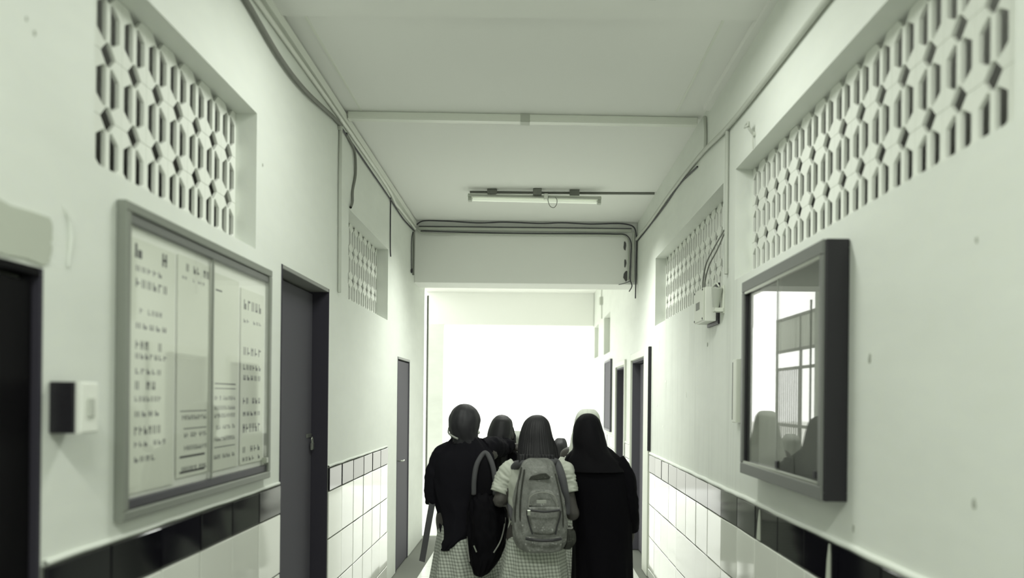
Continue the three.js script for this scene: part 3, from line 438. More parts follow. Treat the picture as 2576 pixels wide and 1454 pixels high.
// ---------------------------------------------------------------- people (local z points back, towards the camera; faces look away along -z)
const headGeo = field((x, y, z) => {
  let d = ell(x, y, z, [0, 0.012, 0.008], [0.074, 0.1, 0.092]);
  d = smin(d, ell(x, y, z, [0, -0.055, -0.03], [0.052, 0.056, 0.056]), 0.04);
  d = smin(d, cap(x, y, z, [0, -0.1, -0.062], [0, -0.095, -0.058], 0.018, 0.018), 0.03);
  d = smin(d, cap(x, y, z, [0, 0.004, -0.083], [0, -0.03, -0.1], 0.008, 0.013), 0.012);
  for (const s of [-1, 1]) {
    d = smin(d, ell(x, y, z, [s * 0.077, -0.012, 0.006], [0.01, 0.03, 0.018]), 0.01);
    d = Math.max(d, -(Math.hypot(x - s * 0.031, y - 0.0, z + 0.1) - 0.018));
    d = Math.min(d, Math.hypot(x - s * 0.031, y - 0.0, z + 0.08) - 0.0125);
    d = smin(d, cap(x, y, z, [s * 0.014, 0.02, -0.084], [s * 0.05, 0.018, -0.072], 0.006, 0.004), 0.01);
  }
  d = smin(d, cap(x, y, z, [-0.02, -0.058, -0.078], [0.02, -0.058, -0.078], 0.007, 0.007), 0.008);
  d = smin(d, cap(x, y, z, [-0.017, -0.068, -0.077], [0.017, -0.068, -0.077], 0.007, 0.007), 0.006);
  return smin(d, cap(x, y, z, [0, -0.07, 0.02], [0, -0.17, 0.03], 0.05, 0.056), 0.03);
}, [-0.1, -0.18, -0.13], [0.1, 0.13, 0.12], 0.006);
const handField = (x, y, z) => {
  let d = cap(x, y, z, [0.0, 0, 0], [0.03, 0, 0], 0.024, 0.026);
  for (let i = 0; i < 4; i++) d = smin(d, cap(x, y, z, [0.02, 0, 0], [0.085 - Math.abs(i - 1.3) * 0.004, 0.003, 0.03 - i * 0.02], 0.016, 0.011), 0.014);
  [[0.03, 0.04], [0.01, 0.045], [-0.01, 0.041], [-0.029, 0.033]].forEach(([fz, L], i) => {
    const k = [0.087 - Math.abs(i - 1.3) * 0.004, 0.003, fz], m = [k[0] + L * 0.9, -0.014, fz * 1.05], e = [m[0] + L * 0.35, -0.014 - L * 0.62, fz], t = [e[0] - L * 0.05, e[1] - L * 0.5, fz * 0.95];
    d = Math.min(d, smin(smin(cap(x, y, z, k, m, 0.0098, 0.0088), cap(x, y, z, m, e, 0.0088, 0.008), 0.004), cap(x, y, z, e, t, 0.008, 0.007), 0.004) + 0.0);
  });
  const th = smin(cap(x, y, z, [0.015, -0.006, 0.022], [0.05, -0.02, 0.052], 0.014, 0.0115), cap(x, y, z, [0.05, -0.02, 0.052], [0.085, -0.03, 0.056], 0.011, 0.009), 0.006);
  return smin(d, th, 0.008);
};
const handGeo = field(handField, [-0.04, -0.08, -0.065], [0.17, 0.04, 0.085], 0.004);
function handAt(p, dir, palm, left, s) {
  const X = V(...dir).normalize(), Y = V(...palm).negate(); Y.addScaledVector(X, -Y.dot(X)).normalize(); const Z = X.clone().cross(Y);
  const g = handGeo.clone(); if (left) { g.scale(1, 1, -1); const i = g.index.array; for (let k = 0; k < i.length; k += 3) { const t = i[k]; i[k] = i[k + 1]; i[k + 1] = t; } g.computeVertexNormals(); }
  g.scale(s, s, s); g.applyMatrix4(new THREE.Matrix4().makeBasis(X, Y, Z).setPosition(...p)); return g;
}
// o: x, d, h (height), hx (head sideways), sh (shoulder height), L and R arms [shoulder, elbow, wrist], hands [dir, palm]
function person(o, label) {
  const s = o.h / 1.55, sl = o.slim ?? 1, hx = o.hx ?? 0, tx = o.tx ?? 0, root = thing('person', label, 'person', [o.x, 0, -o.d]);
  const q = (x, y, z) => [x * s + tx, y * s, z * s];
  const legs = [-1, 1].map((k) => ({ hip: q(k * 0.085, 0.84, 0), knee: q(k * 0.09, 0.45, -0.02 - k * o.step), ank: q(k * 0.09, 0.085, 0.02 - k * o.step * 1.4), toe: q(k * 0.1, 0.04, -0.13 - k * o.step * 1.4), heel: q(k * 0.09, 0.045, 0.04 - k * o.step * 1.4) }));
  const arms = [o.L, o.R].filter(Boolean);
  const f = (x, y, z) => {
    let d = cap(x, y, z, q(-0.06 * sl, 0.88, 0.01), q(0.06 * sl, 0.88, 0.01), 0.105 * s * sl, 0.105 * s * sl);
    d = smin(d, cap(x, y, z, q(-0.045, 1.0, 0), q(0.045, 1.0, 0), 0.088 * s, 0.088 * s), 0.06);
    d = smin(d, cap(x, y, z, q(-0.065, 1.14, 0), q(0.065, 1.14, 0), 0.092 * s, 0.092 * s), 0.06);
    d = smin(d, cap(x, y, z, q(-0.11, 1.245, 0.005), q(0.11, 1.245, 0.005), 0.055 * s, 0.055 * s), 0.05);
    d = smin(d, cap(x, y, z, q(0, 1.25, 0.01), [hx, 1.38 * s, 0.012], 0.058 * s, 0.05 * s), 0.03);
    for (const l of legs) { let e = smin(cap(x, y, z, l.hip, l.knee, 0.078 * s, 0.052 * s), cap(x, y, z, l.knee, l.ank, 0.05 * s, 0.036 * s), 0.02); e = smin(e, smin(cap(x, y, z, l.heel, l.toe, 0.04 * s, 0.03 * s), cap(x, y, z, l.ank, l.heel, 0.036 * s, 0.04 * s), 0.02), 0.02); d = smin(d, e, 0.025); }
    for (const [a, b, c] of arms) d = smin(d, smin(cap(x, y, z, a, b, 0.043 * s, 0.037 * s), cap(x, y, z, b, c, 0.036 * s, 0.025 * s), 0.02), 0.02);
    return d;
  };
  const all = arms.flat().concat([[tx - 0.24, 0, -0.35], [tx + 0.24, 0, 0.35]]), lo = [0, 1, 2].map((k) => Math.min(...all.map((p) => p[k])) - 0.07), hi = [0, 1, 2].map((k) => Math.max(...all.map((p) => p[k])) + 0.07); lo[1] = -0.02; hi[1] = 1.42 * s;
  const gs = [field(f, lo, hi, 0.014), headGeo.clone().scale(s * 1.02, s * 1.02, s * 1.02).translate(hx, (1.55 - 0.114) * s, 0)];
  if (o.L) gs.push(handAt(o.L[2], ...o.hands[0], true, s)); if (o.R) gs.push(handAt(o.R[2], ...o.hands[1], false, s));
  part('body', mergeGeometries(gs.map((g) => { for (const k of Object.keys(g.attributes)) if (k !== 'position' && k !== 'normal') g.deleteAttribute(k); return g; })), M.skin, root);
  for (const k of [-1, 1]) part('eye', new THREE.SphereGeometry(0.0085, 12, 8), M.eye, root, [hx + k * 0.0315 * s, (1.55 - 0.114) * s, -0.086 * s]);
  for (const l of legs) part('shoe', field((x, y, z) => Math.max(smin(cap(x, y, z, l.heel, l.toe, 0.047 * s, 0.037 * s), cap(x, y, z, l.ank, l.heel, 0.046 * s, 0.046 * s), 0.02), -(y - 0.001)), [l.toe[0] - 0.08, -0.01, l.toe[2] - 0.08], [l.toe[0] + 0.08, 0.13, l.heel[2] + 0.08], 0.008), M.shoe, root);
  return root;
}
const folds = (amp, k, y0, y1, sd) => (a, y) => { const t = Math.max(0, Math.min(1, (y0 - y) / (y0 - y1))); return [amp * t * (Math.sin(k * a + 2 * N3(a, y * 2, sd)) + 0.8 * N3(Math.cos(a) * 3, y * 3, Math.sin(a) * 3 + sd))]; };
const crease = (amp, sd) => (a, y) => [amp * (N3(Math.cos(a) * 4, y * 9, Math.sin(a) * 4 + sd) + 0.6 * N3(Math.cos(a) * 9, y * 20, Math.sin(a) * 9 + sd))];

{ // left: black top and head cloth, checked skirt, arm round the girl beside her
  const p = person({ x: -0.4, d: 4.6, h: 1.565, hx: -0.002, step: 0.05, L: [[-0.16, 1.26, 0], [-0.195, 1.06, 0.02], [-0.19, 0.98, -0.16]], R: [[0.15, 1.27, 0], [0.2, 1.28, -0.2], [0.29, 1.3, -0.31]], hands: [[[0.1, -0.5, -0.8], [1, 0, 0]], [[0.8, -0.2, -0.3], [0, -1, 0]]] }, 'person in a black top, round head cloth and checked skirt, arm round a companion');
  part('headscarf', loft([[1.578, -0.006, 0.006, 0.008, 0.008, 2], [1.574, -0.028, 0.028, 0.008, 0.034, 2], [1.562, -0.05, 0.05, 0.007, 0.062, 2], [1.54, -0.074, 0.074, 0.006, 0.09, 2], [1.51, -0.09, 0.089, 0.006, 0.108, 2], [1.48, -0.096, 0.094, 0.008, 0.116, 2], [1.44, -0.096, 0.09, 0.01, 0.118, 2], [1.4, -0.086, 0.082, 0.014, 0.105, 2], [1.365, -0.08, 0.085, 0.015, 0.09, 2], [1.34, -0.1, 0.11, 0.012, 0.088, 2]], { fold: crease(0.006, 3) }), M.scarfA, p);
  part('scarf_edge', tube([[-0.096, 1.43, 0.0], [-0.09, 1.4, 0.06], [-0.05, 1.378, 0.105], [-0.03, 1.37, 0.115]], 0.006, 24, 8), M.veilGrey, p);
  part('earring', new THREE.SphereGeometry(0.012, 12, 8), M.tape, p, [0.083, 1.405, 0.01]);
  part('top', loft([[1.39, -0.05, 0.06, 0.01, 0.06, 2], [1.365, -0.08, 0.1, 0.01, 0.08, 2.1], [1.3, -0.135, 0.16, 0.01, 0.1, 2.2], [1.24, -0.178, 0.185, 0.01, 0.115, 2.3], [1.13, -0.19, 0.18, 0.01, 0.125, 2.3], [1.0, -0.175, 0.17, 0.01, 0.125, 2.2], [0.9, -0.155, 0.165, 0.012, 0.135, 2.2], [0.82, -0.14, 0.13, 0.02, 0.14, 2.2], [0.76, -0.125, 0.02, 0.06, 0.105, 2], [0.71, -0.112, -0.08, 0.13, 0.02, 2]], { fold: (a, y) => [0.012 * N3(Math.cos(a) * 3, y * 6, Math.sin(a) * 3) + 0.006 * N3(Math.cos(a) * 8, y * 12, 4)] }), M.cloakA, p);
  part('sleeve', limb([[-0.07, 1.325, 0.01], [-0.13, 1.27, 0.01], [-0.175, 1.16, 0.02], [-0.19, 1.06, 0.02], [-0.187, 0.975, 0.0]], [0.035, 0.06, 0.058, 0.05, 0.047], { wrinkle: 0.16 }), M.cloakA, p);
  part('sleeve', limb([[0.1, 1.29, 0], [0.17, 1.305, -0.1], [0.21, 1.3, -0.22], [0.27, 1.31, -0.29]], [0.075, 0.07, 0.06, 0.045], { wrinkle: 0.25 }), M.cloakA, p);
  part('skirt', loft([[0.95, -0.125, 0.125, 0.01, 0.11, 2.1], [0.85, -0.15, 0.15, 0.01, 0.13, 2.1], [0.65, -0.175, 0.18, 0.0, 0.17, 2.1], [0.5, -0.197, 0.2, 0, 0.19, 2.1], [0.3, -0.215, 0.22, 0, 0.21, 2.1]], { fold: folds(0.02, 9, 0.9, 0.35, 2) }), M.skirt, p);
}
{ // the companion under her arm
  const p = person({ x: -0.2, d: 5.0, h: 1.49, hx: 0.005, tx: -0.03, step: -0.04, L: [[-0.17, 1.17, 0], [-0.19, 0.97, 0.02], [-0.14, 0.84, -0.14]], R: [[0.11, 1.17, 0], [0.12, 0.97, 0], [0.08, 0.84, -0.14]], hands: [[[0.3, -0.5, -0.8], [1, 0, 0]], [[-0.3, -0.5, -0.8], [-1, 0, 0]]] }, 'person with long smooth dark hair, half hidden between the two nearest girls');
  const h = part('hair', loft([[1.505, 0.004, 0.016, 0, 0.008, 2], [1.5, -0.016, 0.036, 0, 0.034, 2], [1.488, -0.034, 0.056, 0.002, 0.06, 2], [1.46, -0.055, 0.078, 0.005, 0.09, 2], [1.4, -0.078, 0.085, 0.01, 0.105, 2], [1.35, -0.085, 0.075, 0.015, 0.11, 2], [1.28, -0.082, 0.06, 0.03, 0.1, 2.2], [1.2, -0.07, 0.055, 0.05, 0.08, 2.4], [1.155, -0.065, 0.052, 0.06, 0.07, 2.6]], { fold: (a, y, t) => [0.004 * Math.sin(30 * a + 3 * N3(a * 3, y * 3, 1)) * t] }), M.hair, p);
  part('lock', limb([[0.075, 1.42, -0.02], [0.088, 1.36, -0.03], [0.095, 1.3, -0.03], [0.103, 1.235, -0.03]], [0.012, 0.016, 0.014, 0.005], { n: 12, wrinkle: 0.2 }), M.hair, h);
  part('top', loft([[1.3, -0.09, 0.06, 0, 0.06, 2.1], [1.22, -0.19, 0.13, 0, 0.1, 2.2], [1.1, -0.19, 0.13, 0, 0.12, 2.2], [0.95, -0.17, 0.11, 0, 0.11, 2.2], [0.8, -0.17, 0.11, 0, 0.12, 2.2]], { fold: crease(0.012, 6) }), M.cloakA, p);
  for (const k of [-1, 1]) part('sleeve', limb(k < 0 ? [[-0.15, 1.19, 0], [-0.195, 1.07, 0.01], [-0.19, 0.96, 0.02], [-0.155, 0.87, -0.1]] : [[0.09, 1.19, 0], [0.125, 1.07, 0], [0.12, 0.96, 0], [0.09, 0.87, -0.1]], [0.06, 0.055, 0.05, 0.042], { wrinkle: 0.25 }), M.cloakA, p);
  part('skirt', loft([[0.9, -0.15, 0.1, 0, 0.11, 2.1], [0.7, -0.17, 0.12, 0, 0.14, 2.1], [0.3, -0.2, 0.16, 0, 0.18, 2.1]], { fold: folds(0.02, 9, 0.85, 0.35, 8) }), M.skirt, p);
}
{ // centre: long hair, pale short sleeved shirt, checked skirt
  const p = person({ x: 0.035, d: 4.25, h: 1.51, hx: 0.0, step: 0.05, L: [[-0.145, 1.2, 0], [-0.2, 1.045, 0.03], [-0.12, 1.0, -0.16]], R: [[0.15, 1.2, 0], [0.205, 0.975, 0.03], [0.13, 0.99, -0.17]], hands: [[[0.5, 0.3, -0.7], [0, 0, 1]], [[-0.5, 0.3, -0.7], [0, 0, 1]]] }, 'person with long straight dark hair wearing a pale short sleeved shirt and checked skirt');
  const h = part('hair', loft([[1.524, -0.002, 0.01, 0, 0.008, 2], [1.52, -0.024, 0.03, 0, 0.034, 2], [1.507, -0.047, 0.05, 0.002, 0.062, 2], [1.48, -0.07, 0.069, 0.005, 0.09, 2], [1.43, -0.088, 0.082, 0.01, 0.108, 2], [1.37, -0.099, 0.094, 0.015, 0.115, 2], [1.3, -0.104, 0.104, 0.03, 0.115, 2.2], [1.252, -0.106, 0.104, 0.045, 0.105, 2.4]], { n: 140, m: 70, fold: (a, y, t) => [0.0035 * Math.sin(46 * a + 4 * N3(a * 3, y * 3, 1)) * Math.min(1, t * 1.6), t > 0.9 ? (t - 0.9) * 0.25 * N3(a * 11, 2, 3) : 0] }), M.hair, p);
  for (let i = 0; i < 12; i++) { const x = -0.085 + 0.0155 * i + 0.006 * N3(i * 2.1, 4); part('lock', limb([[x * 0.97, 1.31, 0.132], [x, 1.26, 0.136], [x + 0.008 * N3(i, 7), 1.238 - 0.018 * Math.abs(N3(i * 3.3, 9)) - (i % 3) * 0.006, 0.122]], [0.012, 0.011, 0.003], { n: 10, m: 12 }), M.hair, h); }
  part('lock', limb([[0.08, 1.4, -0.02], [0.103, 1.34, -0.03], [0.115, 1.28, -0.03], [0.118, 1.235, -0.03]], [0.012, 0.014, 0.012, 0.005], { n: 10 }), M.hair, h);
  part('shirt', loft([[1.3, -0.06, 0.06, 0.01, 0.06, 2], [1.275, -0.09, 0.1, 0.01, 0.075, 2.2], [1.235, -0.15, 0.155, 0.005, 0.09, 2.3], [1.15, -0.165, 0.165, 0, 0.115, 2.4], [1.0, -0.145, 0.15, 0, 0.11, 2.3], [0.86, -0.15, 0.155, 0, 0.12, 2.2]], { fold: crease(0.012, 2) }), M.shirt, p);
  part('sleeve', limb([[-0.11, 1.235, 0], [-0.155, 1.2, 0.005], [-0.185, 1.14, 0.01], [-0.205, 1.085, 0.02]], [0.05, 0.058, 0.055, 0.05], { wrinkle: 0.18 }), M.shirt, p);
  part('sleeve', limb([[0.11, 1.24, 0], [0.155, 1.21, 0.005], [0.175, 1.15, 0.01], [0.188, 1.09, 0.02]], [0.05, 0.056, 0.052, 0.047], { wrinkle: 0.18 }), M.shirt, p);
  part('skirt', loft([[0.9, -0.14, 0.145, 0, 0.12, 2.1], [0.8, -0.165, 0.165, 0.01, 0.145, 2.1], [0.6, -0.205, 0.18, 0.0, 0.18, 2.1], [0.3, -0.25, 0.22, 0, 0.21, 2.1]], { fold: folds(0.018, 10, 0.85, 0.4, 5), m: 80 }), M.skirt, p);
}
{ // right: long black cloak and hood like head cloth
  const p = person({ x: 0.392, d: 4.38, h: 1.52, hx: -0.06, tx: 0.028, slim: 0.85, step: -0.05, L: [[-0.15, 1.22, 0], [-0.14, 1.0, 0.02], [-0.1, 0.95, -0.16]], R: [[0.13, 1.22, 0], [0.185, 1.0, 0.03], [0.2, 0.84, -0.05]], hands: [[[0.3, -0.2, -0.8], [1, 0, 0]], [[0, -0.9, -0.3], [-1, 0, 0]]] }, 'person seen from behind in a long plain black cloak and smooth black head cloth');
  part('cloak', loft([[1.36, -0.1, 0.03, 0.01, 0.07, 2], [1.32, -0.15, 0.08, 0.01, 0.09, 2.1], [1.27, -0.19, 0.135, 0.01, 0.11, 2.3], [1.2, -0.185, 0.165, 0.01, 0.125, 2.4], [1.05, -0.148, 0.18, 0.01, 0.135, 2.4], [0.9, -0.14, 0.195, 0.01, 0.14, 2.3], [0.6, -0.138, 0.205, 0, 0.17, 2.2], [0.07, -0.16, 0.23, 0, 0.21, 2.1]], { fold: (a, y) => [0.006 * N3(Math.cos(a) * 3, y * 4, Math.sin(a) * 3) + folds(0.014, 8, 1.0, 0.2, 9)(a, y)[0]], m: 90 }), M.cloakD, p);
  part('headscarf', loft([[1.532, -0.064, -0.052, 0, 0.008, 2], [1.528, -0.085, -0.032, 0, 0.036, 2], [1.515, -0.108, -0.01, 0.002, 0.065, 2], [1.487, -0.13, 0.012, 0.005, 0.095, 2], [1.43, -0.145, 0.03, 0.01, 0.115, 2], [1.37, -0.147, 0.045, 0.015, 0.125, 2], [1.32, -0.15, 0.065, 0.018, 0.125, 2.1], [1.26, -0.185, 0.128, 0.02, 0.126, 2.2], [1.2, -0.18, 0.16, 0.02, 0.132, 2.3]], { fold: crease(0.005, 11) }), M.scarfD, p);
  const sl = part('sleeve', limb([[0.1, 1.255, 0.0], [0.15, 1.18, 0.02], [0.178, 1.06, 0.03], [0.195, 0.95, 0.02], [0.2, 0.86, -0.03]], [0.06, 0.06, 0.052, 0.045, 0.046], { wrinkle: 0.12 }), M.cloakD, p);
  for (const y of [0.9, 0.872]) part('cuff_stripe', new THREE.TorusGeometry(0.0455, 0.0028, 8, 40).rotateX(Math.PI / 2 - 0.45).rotateZ(0.35).translate(0.199, y, -0.01), M.piping, sl);
  part('sleeve', limb([[-0.12, 1.25, 0], [-0.16, 1.15, 0.01], [-0.15, 1.0, 0.02], [-0.11, 0.95, -0.13]], [0.058, 0.055, 0.05, 0.045], { wrinkle: 0.12 }), M.cloakD, p);
}
function walker(o, label, scarf, top, rows) {
  const p = person(o, label), s = o.h / 1.55;
  part(rows.hair ? 'hair' : 'headscarf', loft(rows.head, { fold: crease(0.006, o.x * 9) }), scarf, p);
  part('top', loft([[1.3, -0.07, 0.07, 0, 0.06, 2], [1.24, -0.16, 0.16, 0, 0.1, 2.3], [1.1, -0.17, 0.17, 0, 0.12, 2.3], [0.8, -0.17, 0.17, 0, 0.13, 2.2]].map(([y, a, b, z, r, q]) => [y * s, a * s, b * s, z, r * s, q]), { fold: crease(0.01, 4) }), top, p);
  part('skirt', loft([[0.86, -0.15, 0.15, 0, 0.12, 2.1], [0.6, -0.18, 0.18, 0, 0.16, 2.1], [0.25, -0.22, 0.22, 0, 0.2, 2.1]].map(([y, a, b, z, r, q]) => [y * s, a * s, b * s, z, r * s, q]), { fold: folds(0.02, 9, 0.8, 0.3, 3) }), M.skirt, p);
  for (const k of [-1, 1]) part('sleeve', limb([[0.12, 1.24, 0], [0.17, 1.14, 0], [0.18, 1.0, 0.01], [0.165, 0.9, -0.06]].map(([x, y, z]) => [k * x * s, y * s, z]), [0.055, 0.052, 0.048, 0.042], { wrinkle: 0.2 }), top, p);
}
const hang = (s) => ({ L: [[-0.15 * s, 1.24 * s, 0], [-0.18 * s, 1.0 * s, 0.01], [-0.16 * s, 0.8 * s, -0.1]], R: [[0.15 * s, 1.24 * s, 0], [0.18 * s, 1.0 * s, 0.01], [0.16 * s, 0.8 * s, -0.1]], hands: [[[0, -1, -0.3], [1, 0, 0]], [[0, -1, -0.3], [-1, 0, 0]]] });
walker({ x: 0.4, d: 5.25, h: 1.535, step: 0.04, ...hang(0.99) }, 'person in a long white veil walking just ahead of the black cloak', M.veil, M.veil, { head: [[1.545, -0.02, 0.02, 0, 0.02, 2], [1.538, -0.05, 0.05, 0, 0.05, 2], [1.5, -0.082, 0.075, 0.005, 0.1, 2], [1.42, -0.1, 0.09, 0.01, 0.12, 2], [1.3, -0.125, 0.12, 0.015, 0.13, 2], [1.2, -0.155, 0.16, 0.015, 0.14, 2.2], [1.12, -0.15, 0.17, 0.015, 0.14, 2.2]] });
walker({ x: -0.115, d: 6.2, h: 1.335, step: 0.04, ...hang(0.861) }, 'short distant person in a grey head cloth ahead of the long haired girls', M.veilGrey, M.veilGrey, { head: [[1.345, -0.02, 0.02, 0, 0.02, 2], [1.338, -0.04, 0.04, 0, 0.04, 2], [1.3, -0.07, 0.065, 0.005, 0.09, 2], [1.23, -0.085, 0.08, 0.01, 0.1, 2], [1.14, -0.1, 0.1, 0.015, 0.11, 2], [1.07, -0.13, 0.13, 0.015, 0.11, 2.2]] });
walker({ x: 0.265, d: 6.7, h: 1.255, step: -0.04, ...hang(0.81) }, 'shortest distant person with dark hair seen between the pale shirt and the black cloak', M.hair, M.veil, { hair: 1, head: [[1.263, -0.02, 0.02, 0, 0.02, 2], [1.256, -0.035, 0.04, 0, 0.04, 2], [1.22, -0.06, 0.06, 0.005, 0.085, 2], [1.15, -0.07, 0.068, 0.01, 0.095, 2], [1.08, -0.06, 0.06, 0.02, 0.085, 2], [1.05, -0.055, 0.055, 0.025, 0.07, 2]] });

// ---- what they carry
{ // grey rucksack on the middle girl's back
  const t = thing('backpack', 'grey worn canvas rucksack with zipped front pockets on the middle girl', 'backpack', [0.055, 0, -4.06]), F = 0.105;
  part('main_bag', loft([[1.292, -0.055, 0.045, -0.02, 0.04, 2.4], [1.275, -0.085, 0.065, -0.01, 0.06, 2.6], [1.23, -0.11, 0.085, 0, 0.08, 2.8], [1.15, -0.128, 0.108, 0.005, 0.095, 3], [1.05, -0.142, 0.13, 0.01, 0.1, 3], [0.95, -0.147, 0.147, 0.012, 0.105, 3], [0.87, -0.138, 0.145, 0.012, 0.105, 3], [0.815, -0.105, 0.12, 0.01, 0.09, 2.8], [0.797, -0.06, 0.085, 0.005, 0.06, 2.5]], { n: 80, m: 80, fold: crease(0.01, 5) }), M.pack, t);
  const blob = (name, pts, z, depth, mat, par = t) => part(name, ext(new THREE.Shape(new THREE.SplineCurve([...pts, pts[0]].map((p) => new THREE.Vector2(...p))).getPoints(60)), depth, 0.012, 4), mat, par, [0, 0, z]);
  const up = blob('upper_pocket', [[-0.065, 1.055], [-0.058, 1.11], [-0.03, 1.137], [0.03, 1.14], [0.07, 1.125], [0.088, 1.08], [0.09, 1.05], [0.01, 1.045]], F - 0.015, 0.03, M.pack);
  part('piping', tube([[-0.062, 1.06, F + 0.018], [-0.05, 1.115, F + 0.018], [0.01, 1.138, F + 0.018], [0.07, 1.12, F + 0.018], [0.087, 1.06, F + 0.018]], 0.003, 40, 6), M.piping, up);
  const fp = blob('front_pocket', [[-0.06, 1.05], [-0.064, 1.02], [-0.045, 0.96], [-0.035, 0.92], [0.03, 0.91], [0.075, 0.92], [0.085, 0.96], [0.098, 1.02], [0.1, 1.05], [0.02, 1.052]], F - 0.008, 0.034, M.pack);
  part('zipper', tube([[-0.062, 1.05, F + 0.03], [0.02, 1.043, F + 0.034], [0.1, 1.051, F + 0.03]], 0.006, 30, 8), M.zipper, fp);
  part('zipper', tube([[-0.068, 1.045, F + 0.02], [-0.066, 1.02, F + 0.02], [-0.05, 0.96, F + 0.02], [-0.038, 0.925, F + 0.02]], 0.0045, 24, 6), M.zipper, fp);
  part('zipper', tube([[0.104, 1.045, F + 0.02], [0.1, 1.015, F + 0.02], [0.086, 0.965, F + 0.02], [0.078, 0.925, F + 0.02]], 0.0045, 24, 6), M.zipper, fp);
  part('puller', rbox(0.016, 0.026, 0.006, 0.002), M.metal, fp, [-0.058, 1.037, F + 0.036]);
  const lp = blob('lower_pocket', [[-0.072, 0.893], [-0.078, 0.85], [-0.06, 0.82], [0.02, 0.812], [0.1, 0.822], [0.115, 0.86], [0.11, 0.893], [0.02, 0.897]], F - 0.02, 0.036, M.pack);
  part('zipper', tube([[-0.072, 0.898, F + 0.008], [-0.02, 0.893, F + 0.022], [0.06, 0.893, F + 0.022], [0.11, 0.9, F + 0.01]], 0.008, 30, 8), M.zipper, lp);
  part('badge', ext(new THREE.Shape([[-0.06, 1.19], [-0.05, 1.207], [0.0, 1.222], [0.03, 1.224], [0.052, 1.205], [0.05, 1.197], [-0.02, 1.188]].map((p) => new THREE.Vector2(...p))), 0.006, 0.002), M.packDark, t, [0, 0, 0.093]);
  part('patch', rbox(0.05, 0.018, 0.004, 0.002), M.veilGrey, up, [0.005, 1.09, F + 0.026]);
  for (const [pts, z] of [[[[-0.1, 1.25], [-0.122, 1.12], [-0.132, 1.0], [-0.11, 0.87]], 0.075], [[[-0.085, 1.24], [-0.1, 1.12], [-0.104, 1.0], [-0.085, 0.9]], 0.098], [[[0.08, 1.22], [0.108, 1.1], [0.122, 1.0], [0.12, 0.9]], 0.09]]) part('seam_piping', tube(pts.map(([x, y], i) => [x, y, z - (i === 0 ? 0.02 : 0) + (i === 2 ? 0.006 : 0)]), 0.0042, 40, 6), M.packDark, t);
  const sp = part('side_pocket', loft([[0.925, 0.14, 0.165, 0.0, 0.05, 2.4], [0.9, 0.13, 0.188, 0.0, 0.06, 2.4], [0.85, 0.13, 0.192, 0.0, 0.06, 2.4], [0.815, 0.125, 0.17, 0.0, 0.05, 2.4]], { fold: crease(0.008, 8) }), M.packDark, t);
  part('pocket_edge', tube([[0.145, 0.927, 0.05], [0.17, 0.925, 0.035], [0.175, 0.925, 0.0], [0.165, 0.925, -0.04]], 0.005, 20, 6), M.piping, sp);
  part('shoulder_strap', limb([[0.045, 1.262, -0.02], [0.085, 1.265, -0.08], [0.115, 1.2, -0.03], [0.135, 1.12, -0.01], [0.15, 1.05, -0.02], [0.15, 0.99, -0.02]], [0.022, 0.024, 0.024, 0.02, 0.016, 0.014], { n: 14 }), M.strap, t);
  part('shoulder_strap', limb([[-0.07, 1.262, -0.02], [-0.125, 1.25, -0.1], [-0.16, 1.18, -0.2], [-0.17, 1.06, -0.2], [-0.15, 0.95, -0.08]], [0.02, 0.022, 0.022, 0.018, 0.012], { n: 14 }), M.strap, t);
}
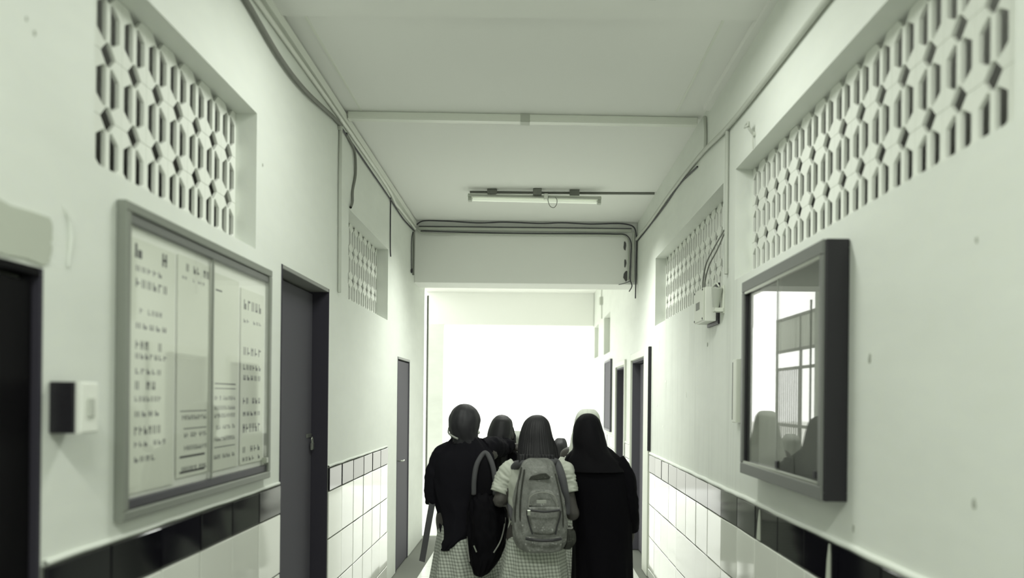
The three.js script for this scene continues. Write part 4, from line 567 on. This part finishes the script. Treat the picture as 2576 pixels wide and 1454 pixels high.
{ // black bag hanging by its straps from the left girl's shoulder
  const t = thing('backpack', 'black bag hanging by two grey straps between the two nearest girls', 'backpack', [-0.25, 0, -4.38]);
  part('main_bag', loft([[1.085, -0.045, 0.04, 0, 0.03, 2.2], [1.06, -0.085, 0.06, 0, 0.055, 2.4], [1.02, -0.1, 0.09, 0, 0.075, 2.5], [0.95, -0.11, 0.118, 0, 0.095, 2.5], [0.87, -0.112, 0.125, 0, 0.105, 2.5], [0.78, -0.106, 0.115, 0, 0.105, 2.5], [0.68, -0.095, 0.075, 0, 0.095, 2.4], [0.61, -0.07, 0.025, 0, 0.07, 2.3], [0.585, -0.045, -0.01, 0, 0.04, 2.2]], { fold: crease(0.014, 7), n: 70 }), M.bagBlack, t);
  part('zip_piping', tube([[0.112, 0.93, 0.05], [0.105, 0.87, 0.082], [0.085, 0.8, 0.1], [0.05, 0.74, 0.107]], 0.004, 30, 6), M.piping, t);
  part('zip_piping', tube([[-0.103, 0.82, 0.05], [-0.1, 0.75, 0.062], [-0.09, 0.68, 0.07]], 0.004, 20, 6), M.piping, t);
  part('puller', rbox(0.008, 0.04, 0.006, 0.002), M.metal, t, [-0.055, 0.76, 0.106], [0, 0, 0.4]);
  part('buckle_tab', rbox(0.03, 0.05, 0.02, 0.004), M.bagBlack, t, [0.1, 1.02, 0.0], [0, 0, -0.5]);
  const arch = new THREE.CatmullRomCurve3([[-0.07, 1.06, 0.05], [-0.068, 1.15, 0.055], [-0.052, 1.24, 0.04], [-0.01, 1.297, 0.0], [0.03, 1.24, 0.04], [0.05, 1.15, 0.055], [0.052, 1.06, 0.05]].map((p) => V(...p)));
  const g = limb(arch.getPoints(24).map((p) => p.toArray()), [0.014, 0.015, 0.014, 0.015, 0.014], { n: 12, m: 60 }); part('shoulder_strap', g, M.strap, t);
  part('loop_infill', loft([[1.285, -0.03, 0.005, 0.0, 0.008, 2.4], [1.24, -0.045, 0.022, 0.02, 0.012, 2.6], [1.15, -0.056, 0.038, 0.035, 0.016, 3], [1.06, -0.06, 0.042, 0.035, 0.018, 3]], { n: 40, m: 30 }), M.bagBlack, t);  // dark infill in the strap loop, painting the shaded clothing behind it
}
{ // grey cloth strip hanging from the left girl's hand
  const rows = [], n = 24; for (let i = 0; i <= n; i++) { const f = i / n; rows.push([f, lerp(-0.585, -0.65, f), lerp(1.0, 0.633, f)]); }
  const g = new THREE.BoxGeometry(0.04, 0.38, 0.008, 4, n, 1), p = g.attributes.position; for (let i = 0; i < p.count; i++) { const y = p.getY(i), f = 0.5 - y / 0.38, w = lerp(0.9, 0.85, f); p.setXYZ(i, p.getX(i) * w + lerp(0.032, -0.032, f), y + p.getX(i) * -0.25, p.getZ(i) + 0.008 * Math.sin(f * 5)); } g.computeVertexNormals(); g.translate(-0.615, 0.812, -4.56);
  single('cloth_strip', g, M.strap, 'flat grey cloth strip hanging beside the checked skirt on the left', 'cloth');
}

scene.traverse((o) => { if (o.isMesh) { o.castShadow = true; o.receiveShadow = true; } if (o.isLight && o.shadow) o.castShadow = true; });
renderer.render(scene, camera);
